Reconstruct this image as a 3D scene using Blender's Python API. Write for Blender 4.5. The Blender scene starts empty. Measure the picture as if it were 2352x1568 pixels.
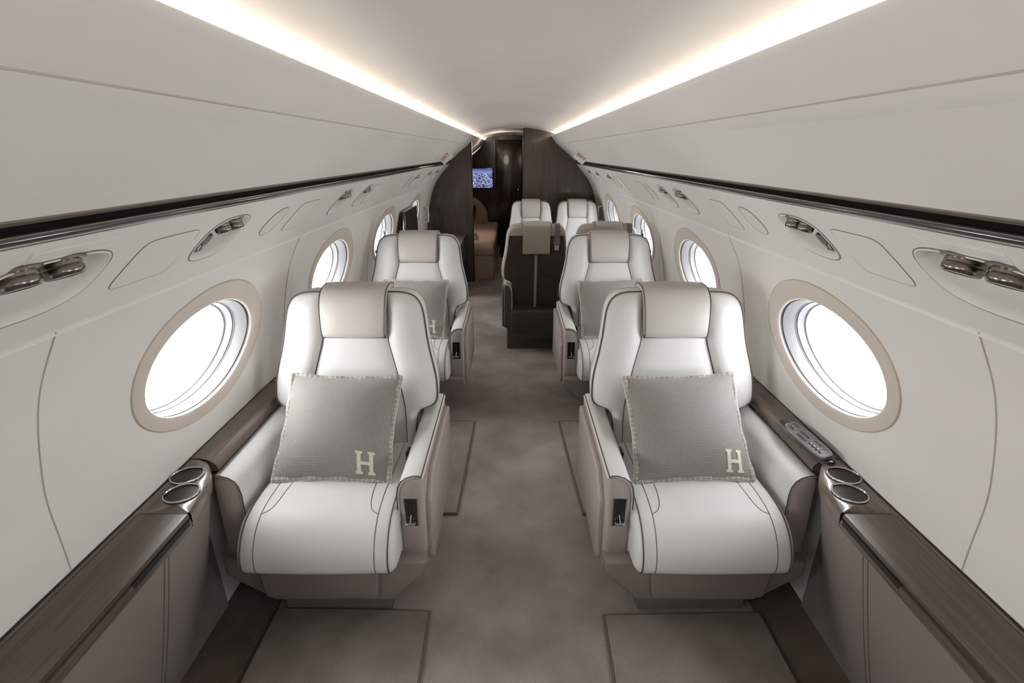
import bpy, bmesh, math, random
from mathutils import Vector, Matrix
random.seed(7)
SC = bpy.context.scene
COL = SC.collection
PI = math.pi

# ------------------------------------------------------------------ camera, sky, light, exposure
cd = bpy.data.cameras.new('camera')
cam = bpy.data.objects.new('camera', cd)
COL.objects.link(cam)
cd.sensor_width = 36.0
cd.lens = 36.0 * 1238.0 / 2352.0
cd.clip_start = 0.02
cam.location = (-0.0105, 0.0, 1.55)
cam.rotation_euler = (PI / 2 - math.atan(436.0 / 1238.0), 0, 0)
SC.camera = cam

W = bpy.data.worlds.new('overcast_sky')
SC.world = W
W.use_nodes = True
_bg = W.node_tree.nodes['Background']
_bg.inputs[1].default_value = 12.2
# overcast sky, brighter on the sun's side (the left of the cabin)
_tc = W.node_tree.nodes.new('ShaderNodeTexCoord')
_sx = W.node_tree.nodes.new('ShaderNodeSeparateXYZ')
_cr = W.node_tree.nodes.new('ShaderNodeValToRGB')
_mr = W.node_tree.nodes.new('ShaderNodeMapRange')
_mr.inputs['From Min'].default_value, _mr.inputs['From Max'].default_value = -1.0, 1.0
W.node_tree.links.new(_tc.outputs['Generated'], _sx.inputs[0])
W.node_tree.links.new(_sx.outputs['X'], _mr.inputs['Value'])
W.node_tree.links.new(_mr.outputs['Result'], _cr.inputs['Fac'])
_cr.color_ramp.elements[0].color = (1.0, 1.0, 1.0, 1)
_cr.color_ramp.elements[1].color = (0.72, 0.74, 0.76, 1)
W.node_tree.links.new(_cr.outputs['Color'], _bg.inputs[0])
SC.view_settings.view_transform = 'Standard'
SC.view_settings.look = 'None'
SC.view_settings.exposure = 0.54
SC.view_settings.gamma = 1.0
SC.view_settings.use_curve_mapping = False
SC.cycles.max_bounces = 14
SC.cycles.diffuse_bounces = 9
SC.cycles.glossy_bounces = 4
SC.cycles.transparent_max_bounces = 12
SC.cycles.caustics_reflective = False
SC.cycles.caustics_refractive = False
SC.cycles.sample_clamp_indirect = 6.0
COVE = 18.0
WIN_Y = [1.645 + 1.295 * k for k in range(-2, 4)]      # window centres along the cabin
WIN_H = 0.93
Y_AFT, Y_BULK, Y_FAR = -1.6, 6.66, 9.4


def portal(x, y, s):
    l = bpy.data.lights.new('window_portal', 'AREA')
    l.shape = 'ELLIPSE'
    l.size, l.size_y = 0.70, 0.42
    l.cycles.is_portal = True
    o = bpy.data.objects.new('window_portal', l)
    COL.objects.link(o)
    o.location = (x, y, WIN_H + 0.03)
    o.rotation_euler = (0, s * PI / 2, 0)
    o.rotation_euler = (PI / 2, 0, s * PI / 2)
    return o


for _y in WIN_Y:
    portal(1.17, _y, 1)
    portal(-1.17, _y, -1)


def lamp(name, kind, loc, energy, color, **kw):
    l = bpy.data.lights.new(name, kind)
    l.energy, l.color = energy, color
    for k, v in kw.items():
        setattr(l, k, v)
    o = bpy.data.objects.new(name, l)
    COL.objects.link(o)
    o.location = loc
    return o


lamp('sofa_reading_lamp', 'SPOT', (-0.55, 7.6, 1.55), 16, (1.0, 0.72, 0.52), spot_size=1.3, spot_blend=0.8, shadow_soft_size=0.04)
lamp('doorway_fill_light', 'POINT', (-0.2, 8.0, 1.64), 2.4, (1.0, 0.84, 0.68), shadow_soft_size=0.12)  # added fill that brightens the room beyond; no fitting there

# ------------------------------------------------------------------ materials
MATS = {}


def new_mat(name):
    m = bpy.data.materials.new(name)
    m.use_nodes = True
    MATS[name] = m
    return m, m.node_tree, m.node_tree.nodes['Principled BSDF']


def ramp(nt, c0, c1, p0=0.3, p1=0.7):
    r = nt.nodes.new('ShaderNodeValToRGB')
    r.color_ramp.elements[0].position, r.color_ramp.elements[1].position = p0, p1
    r.color_ramp.elements[0].color = (*c0, 1)
    r.color_ramp.elements[1].color = (*c1, 1)
    return r


def coords(nt, scale=(1, 1, 1), which='Object'):
    t = nt.nodes.new('ShaderNodeTexCoord')
    m = nt.nodes.new('ShaderNodeMapping')
    m.inputs['Scale'].default_value = scale
    nt.links.new(t.outputs[which], m.inputs['Vector'])
    return m


def noise(nt, vec, scale, detail=2.0, rough=0.5):
    n = nt.nodes.new('ShaderNodeTexNoise')
    n.inputs['Scale'].default_value = scale
    n.inputs['Detail'].default_value = detail
    n.inputs['Roughness'].default_value = rough
    nt.links.new(vec.outputs['Vector'], n.inputs['Vector'])
    return n


def bump(nt, p, out, strength, dist=0.002):
    b = nt.nodes.new('ShaderNodeBump')
    b.inputs['Strength'].default_value = strength
    b.inputs['Distance'].default_value = dist
    nt.links.new(out, b.inputs['Height'])
    nt.links.new(b.outputs['Normal'], p.inputs['Normal'])


def plain(name, col, rough=0.5, metal=0.0, coat=0.0, grain=0.0, gscale=400.0, vary=0.04, vscale=3.0):
    m, nt, p = new_mat(name)
    p.inputs['Roughness'].default_value = rough
    p.inputs['Metallic'].default_value = metal
    p.inputs['Coat Weight'].default_value = coat
    p.inputs['Coat Roughness'].default_value = 0.08
    c = coords(nt)
    n = noise(nt, c, vscale, 3)
    r = ramp(nt, [x * (1 - vary) for x in col], [min(1, x * (1 + vary)) for x in col])
    nt.links.new(n.outputs['Fac'], r.inputs['Fac'])
    nt.links.new(r.outputs['Color'], p.inputs['Base Color'])
    if grain:
        bump(nt, p, noise(nt, c, gscale, 2).outputs['Fac'], grain, 0.0008)
    return m


def wood(name, c0, c1, scale, rough, coat, fine=60.0):
    m, nt, p = new_mat(name)
    c = coords(nt, scale)
    n1 = noise(nt, c, 1.0, 3, 0.6)
    n2 = noise(nt, c, fine / 10.0, 5, 0.7)
    mx = nt.nodes.new('ShaderNodeMath')
    mx.operation = 'MULTIPLY_ADD'
    nt.links.new(n2.outputs['Fac'], mx.inputs[0])
    mx.inputs[1].default_value = 0.6
    ad = nt.nodes.new('ShaderNodeMath')
    ad.operation = 'MULTIPLY'
    nt.links.new(n1.outputs['Fac'], ad.inputs[0])
    ad.inputs[1].default_value = 0.4
    nt.links.new(ad.outputs[0], mx.inputs[2])
    r = ramp(nt, c0, c1, 0.38, 0.62)
    nt.links.new(mx.outputs[0], r.inputs['Fac'])
    nt.links.new(r.outputs['Color'], p.inputs['Base Color'])
    p.inputs['Roughness'].default_value = rough
    p.inputs['Coat Weight'].default_value = coat
    p.inputs['Coat Roughness'].default_value = 0.06
    bump(nt, p, mx.outputs[0], 0.06, 0.0006)
    return m


def carpet(name, c0, c1, rib=150.0):
    m, nt, p = new_mat(name)
    c = coords(nt)
    n = noise(nt, c, 3.2, 3, 0.55)
    f = noise(nt, c, 420.0, 2, 0.6)
    w = nt.nodes.new('ShaderNodeTexWave')
    w.wave_type, w.bands_direction = 'BANDS', 'X'
    w.inputs['Scale'].default_value = rib / 3.0
    w.inputs['Distortion'].default_value = 1.5
    w.inputs['Detail'].default_value = 2.0
    w.inputs['Detail Scale'].default_value = 3.0
    nt.links.new(c.outputs['Vector'], w.inputs['Vector'])
    r = ramp(nt, c0, c1, 0.32, 0.68)
    nt.links.new(n.outputs['Fac'], r.inputs['Fac'])
    mix = nt.nodes.new('ShaderNodeMix')
    mix.data_type, mix.blend_type = 'RGBA', 'MULTIPLY'
    mix.inputs['Factor'].default_value = 1.0
    r2 = ramp(nt, (0.72, 0.72, 0.72), (1.15, 1.15, 1.15), 0.25, 0.75)
    am = nt.nodes.new('ShaderNodeMath')
    am.operation = 'MULTIPLY_ADD'
    nt.links.new(w.outputs['Fac'], am.inputs[0])
    am.inputs[1].default_value = 0.3
    hf = nt.nodes.new('ShaderNodeMath')
    hf.operation = 'MULTIPLY'
    hf.inputs[1].default_value = 0.7
    nt.links.new(f.outputs['Fac'], hf.inputs[0])
    nt.links.new(hf.outputs[0], am.inputs[2])
    nt.links.new(am.outputs[0], r2.inputs['Fac'])
    nt.links.new(r.outputs['Color'], mix.inputs['A'])
    nt.links.new(r2.outputs['Color'], mix.inputs['B'])
    nt.links.new(mix.outputs['Result'], p.inputs['Base Color'])
    p.inputs['Roughness'].default_value = 0.95
    p.inputs['Specular IOR Level'].default_value = 0.15
    bump(nt, p, am.outputs[0], 0.5, 0.003)
    return m


def weave(name, c0, c1):
    m, nt, p = new_mat(name)
    c = coords(nt)
    ws = []
    for ax in ('X', 'Y'):
        w = nt.nodes.new('ShaderNodeTexWave')
        w.wave_type, w.bands_direction = 'BANDS', ax
        w.inputs['Scale'].default_value = 64.0
        w.inputs['Distortion'].default_value = 0.6
        nt.links.new(c.outputs['Vector'], w.inputs['Vector'])
        ws.append(w)
    mu = nt.nodes.new('ShaderNodeMath')
    mu.operation = 'MULTIPLY'
    nt.links.new(ws[0].outputs['Fac'], mu.inputs[0])
    nt.links.new(ws[1].outputs['Fac'], mu.inputs[1])
    r = ramp(nt, c0, c1, 0.05, 0.7)
    nt.links.new(mu.outputs[0], r.inputs['Fac'])
    nt.links.new(r.outputs['Color'], p.inputs['Base Color'])
    p.inputs['Roughness'].default_value = 0.95
    p.inputs['Specular IOR Level'].default_value = 0.2
    p.inputs['Sheen Weight'].default_value = 0.3
    bump(nt, p, mu.outputs[0], 0.6, 0.003)
    return m


def emitter(name, col, strength):
    m, nt, p = new_mat(name)
    nt.nodes.remove(p)
    e = nt.nodes.new('ShaderNodeEmission')
    e.inputs['Color'].default_value = (*col, 1)
    e.inputs['Strength'].default_value = strength
    nt.links.new(e.outputs[0], nt.nodes['Material Output'].inputs['Surface'])
    return m


plain('lining', (0.77, 0.75, 0.72), 0.75, grain=0.10, gscale=700, vary=0.025, vscale=1.2)
plain('ceiling_lining', (0.74, 0.71, 0.68), 0.6, grain=0.08, gscale=500, vary=0.03, vscale=1.0)
plain('service_lining', (0.77, 0.755, 0.725), 0.6, grain=0.05, gscale=600, vary=0.02)
plain('groove', (0.50, 0.455, 0.41), 0.8)
plain('switch_dark', (0.04, 0.036, 0.032), 0.38)
plain('window_trim', (0.62, 0.55, 0.49), 0.55, vary=0.02)
plain('trim_edge', (0.52, 0.42, 0.30), 0.35)
plain('reveal_grey', (0.22, 0.22, 0.225), 0.4, vary=0.02)
plain('gasket', (0.030, 0.030, 0.036), 0.5)
plain('headrest_leather', (0.49, 0.462, 0.435), 0.48, grain=0.12, gscale=450, vary=0.02)
plain('ivory_leather', (0.635, 0.63, 0.62), 0.48, grain=0.12, gscale=450, vary=0.02)
plain('dark_leather', (0.095, 0.080, 0.070), 0.55, grain=0.12, gscale=450, vary=0.04)
plain('taupe_leather', (0.36, 0.315, 0.295), 0.5, grain=0.12, gscale=450, vary=0.04)
plain('shaded_taupe', (0.205, 0.173, 0.158), 0.5, grain=0.12, gscale=450, vary=0.04)  # taupe leather darkened: shade on the seat shell put into the colour
plain('tan_leather', (0.45, 0.39, 0.33), 0.5, grain=0.12, gscale=450, vary=0.03)
plain('shade_leather', (0.16, 0.135, 0.122), 0.55, grain=0.12, gscale=450, vary=0.04)
plain('console_leather', (0.225, 0.193, 0.178), 0.5, grain=0.12, gscale=450, vary=0.03)
plain('piping', (0.085, 0.065, 0.055), 0.55)
plain('seam', (0.10, 0.085, 0.075), 0.7)
plain('rear_fabric', (0.068, 0.052, 0.044), 0.8, grain=0.2, gscale=600)
plain('black_gloss', (0.012, 0.011, 0.011), 0.12, coat=0.6)
plain('black_matte', (0.012, 0.011, 0.011), 0.6)
plain('rail_dark', (0.035, 0.030, 0.032), 0.16, coat=0.9, vary=0.2, vscale=9)
plain('rail_taupe', (0.20, 0.175, 0.145), 0.5)
plain('chrome', (0.62, 0.61, 0.60), 0.14, metal=1.0)
plain('brushed_metal', (0.20, 0.18, 0.165), 0.24, metal=1.0, vary=0.12, vscale=30)
plain('cup_metal', (0.055, 0.048, 0.043), 0.30, metal=1.0)
plain('handset_grey', (0.17, 0.16, 0.155), 0.35, metal=0.5)
plain('lens_glass', (0.55, 0.55, 0.53), 0.15)
plain('sign_white', (0.72, 0.70, 0.68), 0.4)
plain('sign_red', (0.30, 0.012, 0.03), 0.4)
plain('pillow_edge', (0.36, 0.335, 0.31), 0.95, grain=0.4, gscale=300)
plain('stitch_white', (0.70, 0.67, 0.61), 0.9)
plain('letter_wool', (0.66, 0.62, 0.55), 0.95, grain=0.5, gscale=250, vary=0.1, vscale=120)
plain('sofa_leather', (0.42, 0.31, 0.24), 0.42, grain=0.1)
plain('cushion_brown', (0.09, 0.065, 0.05), 0.7)
wood('ledge_wood', (0.058, 0.039, 0.029), (0.155, 0.110, 0.083), (30, 0.9, 30), 0.32, 0.55)
wood('lid_wood', (0.046, 0.029, 0.020), (0.118, 0.080, 0.058), (38, 0.9, 38), 0.42, 0.14)
wood('bulkhead_wood', (0.026, 0.016, 0.012), (0.118, 0.078, 0.060), (85, 85, 0.6), 0.30, 0.6)
wood('door_wood', (0.020, 0.010, 0.007), (0.060, 0.029, 0.018), (22, 22, 0.5), 0.22, 0.5)
carpet('carpet_main', (0.27, 0.235, 0.214), (0.44, 0.39, 0.362))
carpet('carpet_mat', (0.22, 0.19, 0.166), (0.38, 0.335, 0.30), 190)
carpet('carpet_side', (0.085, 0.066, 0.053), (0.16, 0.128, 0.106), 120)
plain('mat_binding', (0.135, 0.112, 0.097), 0.95, grain=0.5, gscale=300)
weave('pillow_weave', (0.19, 0.176, 0.167), (0.50, 0.477, 0.460))
emitter('cove_glow', (1.0, 0.88, 0.74), COVE)


def pane_mat():
    m, nt, p = new_mat('window_glass')
    nt.nodes.remove(p)
    t = nt.nodes.new('ShaderNodeBsdfTransparent')
    g = nt.nodes.new('ShaderNodeBsdfGlossy')
    g.inputs['Roughness'].default_value = 0.02
    mx = nt.nodes.new('ShaderNodeMixShader')
    mx.inputs[0].default_value = 0.06
    nt.links.new(t.outputs[0], mx.inputs[1])
    nt.links.new(g.outputs[0], mx.inputs[2])
    nt.links.new(mx.outputs[0], nt.nodes['Material Output'].inputs['Surface'])


pane_mat()


def screen_mat():
    m, nt, p = new_mat('city_screen')
    nt.nodes.remove(p)
    c = coords(nt, (1, 1, 1), 'Generated')
    sep = nt.nodes.new('ShaderNodeSeparateXYZ')
    nt.links.new(c.outputs['Vector'], sep.inputs[0])
    v = nt.nodes.new('ShaderNodeTexVoronoi')
    v.inputs['Scale'].default_value = 26.0
    nt.links.new(c.outputs['Vector'], v.inputs['Vector'])
    n = noise(nt, c, 34.0, 4, 0.8)
    mu = nt.nodes.new('ShaderNodeMath')
    mu.operation = 'MULTIPLY'
    nt.links.new(v.outputs['Color'], mu.inputs[0])
    nt.links.new(n.outputs['Fac'], mu.inputs[1])
    city = ramp(nt, (0.004, 0.007, 0.03), (0.55, 0.62, 1.0), 0.16, 0.52)
    nt.links.new(mu.outputs[0], city.inputs['Fac'])
    sky = ramp(nt, (0.22, 0.28, 0.60), (0.04, 0.06, 0.22), 0.72, 1.0)
    nt.links.new(sep.outputs['Z'], sky.inputs['Fac'])
    gt = nt.nodes.new('ShaderNodeMath')
    gt.operation = 'GREATER_THAN'
    gt.inputs[1].default_value = 0.76
    nt.links.new(sep.outputs['Z'], gt.inputs[0])
    mx = nt.nodes.new('ShaderNodeMix')
    mx.data_type = 'RGBA'
    nt.links.new(gt.outputs[0], mx.inputs['Factor'])
    nt.links.new(city.outputs['Color'], mx.inputs['A'])
    nt.links.new(sky.outputs['Color'], mx.inputs['B'])
    e = nt.nodes.new('ShaderNodeEmission')
    e.inputs['Strength'].default_value = 0.9
    nt.links.new(mx.outputs['Result'], e.inputs['Color'])
    nt.links.new(e.outputs[0], nt.nodes['Material Output'].inputs['Surface'])


screen_mat()


# ------------------------------------------------------------------ mesh helpers
class MB:
    def __init__(self):
        self.v, self.f = [], []

    def add(self, vs, fs):
        b = len(self.v)
        self.v += [tuple(x) for x in vs]
        self.f += [tuple(i + b for i in f) for f in fs]
        return self

    def bm(self, bm, mat=None):
        bm.verts.index_update()
        vs = [(mat @ v.co if mat else v.co)[:] for v in bm.verts]
        self.add(vs, [[v.index for v in f.verts] for f in bm.faces])
        bm.free()
        return self

    def box(self, lo, hi, bevel=0.0, seg=3, mat=None):
        bm = bmesh.new()
        bmesh.ops.create_cube(bm, size=1)
        for v in bm.verts:
            v.co = Vector([lo[i] + (v.co[i] + .5) * (hi[i] - lo[i]) for i in range(3)])
        if bevel:
            bmesh.ops.bevel(bm, geom=bm.edges[:], offset=bevel, segments=seg, affect='EDGES', profile=.5)
        return self.bm(bm, mat)

    def prism(self, poly, fn, d0, d1, bevel=0.0, seg=3):
        """poly: 2D outline; fn(a, b, d) -> 3D; extruded from d0 to d1"""
        bm = bmesh.new()
        n = len(poly)
        lo = [bm.verts.new(fn(a, b, d0)) for a, b in poly]
        hi = [bm.verts.new(fn(a, b, d1)) for a, b in poly]
        bm.faces.new(lo)
        bm.faces.new(hi[::-1])
        for i in range(n):
            j = (i + 1) % n
            bm.faces.new((lo[i], hi[i], hi[j], lo[j]))
        bmesh.ops.recalc_face_normals(bm, faces=bm.faces[:])
        if bevel:
            bmesh.ops.bevel(bm, geom=bm.edges[:], offset=bevel, segments=seg, affect='EDGES', profile=.5)
        return self.bm(bm)

    def loft(self, rings, cap=True, closed=True):
        n = len(rings[0])
        vs = [p for r in rings for p in r]
        fs = []
        for k in range(len(rings) - 1):
            for i in range(n if closed else n - 1):
                j = (i + 1) % n
                fs.append((k * n + i, k * n + j, (k + 1) * n + j, (k + 1) * n + i))
        if cap and closed:
            fs.append(tuple(range(n))[::-1])
            fs.append(tuple((len(rings) - 1) * n + i for i in range(n)))
        return self.add(vs, fs)

    def strip(self, poly, y0, y1, ny=1):
        """open polyline of (x, z) swept along y"""
        return self.loft([[(x, y0 + (y1 - y0) * k / ny, z) for x, z in poly] for k in range(ny + 1)], False, False)

    def tube(self, path, r, n=8, closed=False):
        P = [Vector(p) for p in path]
        m = len(P)
        rings, up = [], None
        for i in range(m):
            a = P[i - 1] if (i or closed) else P[i]
            b = P[(i + 1) % m] if (i < m - 1 or closed) else P[i]
            t = (b - a)
            if t.length < 1e-9:
                t = Vector((0, 1, 0))
            t.normalize()
            if up is None:
                up = Vector((0, 0, 1)) if abs(t.z) < .9 else Vector((1, 0, 0))
            up = (up - t * up.dot(t))
            if up.length < 1e-6:
                up = t.orthogonal()
            up.normalize()
            s = t.cross(up)
            rr = r[i] if isinstance(r, (list, tuple)) else r
            rings.append([P[i] + (up * math.cos(2 * PI * k / n) + s * math.sin(2 * PI * k / n)) * rr for k in range(n)])
        if closed:
            rings.append(rings[0])
            return self.loft(rings, False)
        return self.loft(rings, True)

    def lathe(self, prof, origin, axis, n=28, cap=True):
        z = Vector(axis).normalized()
        x = z.orthogonal().normalized()
        y = z.cross(x)
        o = Vector(origin)
        rings = [[o + z * h + (x * math.cos(2 * PI * k / n) + y * math.sin(2 * PI * k / n)) * r for k in range(n)] for r, h in prof]
        return self.loft(rings, cap)

    def grid(self, fn, us, vs):
        nv = len(vs)
        pts = [fn(u, v) for u in us for v in vs]
        fs = [(i * nv + j, i * nv + j + 1, (i + 1) * nv + j + 1, (i + 1) * nv + j) for i in range(len(us) - 1) for j in range(nv - 1)]
        return self.add(pts, fs)


def obj(name, mb, mat, parent=None, smooth=True, angle=38, weld=True, flip=False):
    me = bpy.data.meshes.new(name)
    me.from_pydata(mb.v, [], mb.f)
    bm = bmesh.new()
    bm.from_mesh(me)
    if weld:
        bmesh.ops.remove_doubles(bm, verts=bm.verts[:], dist=1e-6)
    bmesh.ops.recalc_face_normals(bm, faces=bm.faces[:])
    for f in bm.faces:
        f.smooth = smooth
    if smooth:
        for e in bm.edges:
            if len(e.link_faces) == 2 and e.calc_face_angle(0) > math.radians(angle):
                e.smooth = False
    bm.to_mesh(me)
    bm.free()
    me.materials.append(MATS[mat])
    o = bpy.data.objects.new(name, me)
    COL.objects.link(o)
    if parent is not None:
        o.parent = parent
        if parent.get('world'):
            top = parent
            while top.parent is not None:
                top = top.parent
            if parent is top:
                o.location = -top.location
            o['world'] = 1
    return o


def thing(name, label, cat, loc=(0, 0, 0), rz=0.0, group=None, world=False):
    """Empty at the thing's base; with world=True its parts are modelled in cabin coordinates"""
    o = bpy.data.objects.new(name, None)
    COL.objects.link(o)
    o.location = Vector(loc)
    o.rotation_euler = (0, 0, rz)
    o.empty_display_size = 0.1
    o['label'], o['category'] = label, cat
    if group:
        o['group'] = group
    if world:
        o['world'] = 1
    return o


def tag(o, label, cat, group=None):
    o['label'], o['category'] = label, cat
    if group:
        o['group'] = group
    return o


def struct(o, label=None):
    o['kind'] = 'structure'
    if label:
        o['label'] = label
    return o


def copy_tree(o, parent=None):
    c = o.copy()
    COL.objects.link(c)
    c.parent = parent
    for ch in list(o.children):
        copy_tree(ch, c)
    return c


def herm(tab, x):
    """smooth interpolation through sorted (x, y) pairs"""
    if x <= tab[0][0]:
        return tab[0][1]
    if x >= tab[-1][0]:
        return tab[-1][1]
    n = len(tab)

    def slope(i):
        if i == 0:
            return (tab[1][1] - tab[0][1]) / (tab[1][0] - tab[0][0])
        if i == n - 1:
            return (tab[-1][1] - tab[-2][1]) / (tab[-1][0] - tab[-2][0])
        a = (tab[i][1] - tab[i - 1][1]) / (tab[i][0] - tab[i - 1][0])
        b = (tab[i + 1][1] - tab[i][1]) / (tab[i + 1][0] - tab[i][0])
        return 0.0 if a * b <= 0 else 2 * a * b / (a + b)
    for i in range(n - 1):
        if x <= tab[i + 1][0]:
            h = tab[i + 1][0] - tab[i][0]
            t = (x - tab[i][0]) / h
            return ((1 + 2 * t) * (1 - t) ** 2 * tab[i][1] + t * (1 - t) ** 2 * h * slope(i)
                    + t * t * (3 - 2 * t) * tab[i + 1][1] + t * t * (t - 1) * h * slope(i + 1))


def lin(a, b, n):
    return [a + (b - a) * i / n for i in range(n + 1)]


def smooth_path(pts, n=8, closed=False):
    """Catmull-Rom through points"""
    P = [Vector(p) for p in pts]
    m = len(P)
    out = []
    for i in range(m if closed else m - 1):
        p0 = P[i - 1] if (i or closed) else P[0]
        p1, p2 = P[i], P[(i + 1) % m]
        p3 = P[(i + 2) % m] if (i + 2 < m or closed) else P[-1]
        for k in range(n):
            t = k / n
            out.append(.5 * ((2 * p1) + (p2 - p0) * t + (2 * p0 - 5 * p1 + 4 * p2 - p3) * t * t + (3 * p1 - p0 - 3 * p2 + p3) * t ** 3))
    if not closed:
        out.append(P[-1])
    return out


def hole_cell(mb, fn, u0, u1, v0, v1, hole, n=64, rings=6):
    """patch fn(u, v) over a rectangle with a hole; hole: list of n (u, v) counter-clockwise points"""
    cu = sum(p[0] for p in hole) / len(hole)
    cv = sum(p[1] for p in hole) / len(hole)
    outer = []
    for (u, v) in hole:
        du, dv = u - cu, v - cv
        t = min(((u1 if du > 0 else u0) - cu) / du if abs(du) > 1e-9 else 1e9, ((v1 if dv > 0 else v0) - cv) / dv if abs(dv) > 1e-9 else 1e9)
        outer.append([cu + du * t, cv + dv * t])
    for c in ((u0, v0), (u0, v1), (u1, v0), (u1, v1)):
        k = min(range(len(outer)), key=lambda i: (outer[i][0] - c[0]) ** 2 + (outer[i][1] - c[1]) ** 2)
        outer[k] = list(c)
    rs = []
    for k in range(rings + 1):
        t = (k / rings)
        rs.append([fn(h[0] + (o[0] - h[0]) * t, h[1] + (o[1] - h[1]) * t) for h, o in zip(hole, outer)])
    mb.loft(rs, False)


def ellipse(cu, cv, a, b, n=64, p=2.0, skew=0.0):
    out = []
    for k in range(n):
        t = 2 * PI * k / n
        c, s = math.cos(t), math.sin(t)
        v = b * math.copysign(abs(s) ** (2 / p), s)
        out.append((cu + a * math.copysign(abs(c) ** (2 / p), c) + skew * v, cv + v))
    return out


# ------------------------------------------------------------------ cabin lining
LIP = (0.442, 1.719)
UPPER = [(0.442, 1.719), (0.449, 1.709), (0.505, 1.640), (0.56, 1.594), (0.64, 1.528), (0.70, 1.474), (0.716, 1.458)]
WTAB = [(0.0, 1.045), (0.30, 1.05), (0.45, 1.045), (0.64, 1.04), (0.80, 1.03), (0.95, 1.0), (1.09, 0.965), (1.22, 0.905)]


def ceil_h(x):
    return 1.815 - x * x / 3.3


def wall_x(h, y=0.0):
    b = 0.020 * math.exp(-((y - 3.60) / 0.10) ** 2) * max(0.0, min(1.0, (1.18 - h) / 0.15))
    return herm(WTAB, h) - b


# floor
mb = MB()
mb.grid(lambda x, y: (x, y, 0), lin(-0.85, 0.85, 8), lin(Y_AFT, Y_FAR, 20))
struct(obj('floor', mb, 'carpet_main'), 'taupe ribbed aisle carpet running the length of the cabin')
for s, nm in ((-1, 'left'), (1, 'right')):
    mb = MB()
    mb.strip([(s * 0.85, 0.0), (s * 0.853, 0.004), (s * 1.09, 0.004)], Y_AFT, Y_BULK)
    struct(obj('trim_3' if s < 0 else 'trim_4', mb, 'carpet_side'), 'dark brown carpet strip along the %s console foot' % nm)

# central ceiling panel (continues behind the lips of the side panels)
mb = MB()
mb.strip([(x, ceil_h(x)) for x in lin(-0.60, 0.60, 46)], Y_AFT, Y_FAR, 12)
ceil = struct(obj('ceiling', mb, 'ceiling_lining'), 'arched off white ceiling panel between the two light coves')
mb = MB()
for yy in (0.9 + 1.65, 0.9 + 3.3 + .6):
    mb.tube([(x, yy, ceil_h(x) - 0.0002) for x in lin(-0.5, 0.5, 40)], 0.0012, 5)
obj('panel_joint', mb, 'lining', ceil)

for s, nm in ((-1, 'left'), (1, 'right')):
    y1 = Y_FAR if s < 0 else Y_BULK
    # upper sloping panel with rolled lip hiding the cove
    mb = MB()
    pts = [(s * 0.60, 1.655), (s * 0.470, 1.690), (s * 0.443, 1.7235)] + [(s * x, z) for x, z in UPPER]
    mb.strip(pts, Y_AFT, y1, 10)
    up = struct(obj('wall_upper_' + nm, mb, 'lining', angle=60), 'sloping off white upper side panel on the %s, under the light cove' % nm)
    mb = MB()
    mb.strip([(s * 0.60, 1.655), (s * 0.60, 1.715)], Y_AFT, y1, 4)
    obj('cove_back', mb, 'lining', up)
    mb = MB()
    mb.tube([(s * 0.517, Y_AFT, 1.6285), (s * 0.517, Y_BULK, 1.6285)], 0.0017, 6)
    obj('panel_joint', mb, 'groove', up)
    mb = MB()
    mb.strip([(s * 0.517, 1.6275), (s * 0.530, 1.6135), (s * 0.548, 1.6025)], Y_AFT, Y_BULK, 4)
    obj('joint_ridge', mb, 'lining', up)
    # cove lamp: separate lengths end to end
    cl = thing('cove_light', 'long warm light strip glowing above the %s ceiling lip' % nm, 'cove light', (s * 0.49, 2.5, 1.69), group=None, world=True)
    y = Y_AFT
    while y < y1 - 0.05:
        ye = min(y + 0.78, y1)
        mb = MB()
        mb.box((s * 0.525 - 0.009, y + 0.004, 1.686), (s * 0.525 + 0.009, ye - 0.004, 1.694))
        obj('light_strip', mb, 'cove_glow', cl, smooth=False)
        y = ye
    mb = MB()
    mb.box((s * 0.525 - 0.013, Y_AFT, 1.674), (s * 0.525 + 0.013, y1, 1.6855))
    obj('housing', mb, 'sign_white', cl, smooth=False)
    # dark valance rail under the upper panel
    tr = bpy.data.objects.new('trim_1' if s < 0 else 'trim_2', None)
    COL.objects.link(tr)
    struct(tr, 'dark glossy rail with chrome edge along the %s wall' % nm)
    tr['world'] = 1
    mb = MB()
    mb.strip([(s * 0.716, 1.458), (s * 0.718, 1.4545), (s * 0.738, 1.447)], Y_AFT, Y_BULK, 4)
    obj('upper_return', mb, 'rail_taupe', tr)
    mb = MB()
    mb.strip([(s * 0.738, 1.447), (s * 0.765, 1.445), (s * 0.765, 1.43), (s * 0.742, 1.436)], Y_AFT, Y_BULK, 4)
    obj('slot', mb, 'black_matte', tr)
    mb = MB()
    mb.strip([(s * 0.742, 1.437), (s * 0.737, 1.4365), (s * 0.7325, 1.433), (s * 0.731, 1.427), (s * 0.7325, 1.4215), (s * 0.735, 1.4195)], Y_AFT, Y_BULK, 4)
    obj('rail', mb, 'rail_dark', tr)
    mb = MB()
    mb.tube([(s * 0.7355, Y_AFT, 1.4185), (s * 0.7355, Y_BULK, 1.4185)], 0.0028, 8)
    obj('chrome_edge', mb, 'chrome', tr)

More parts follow.
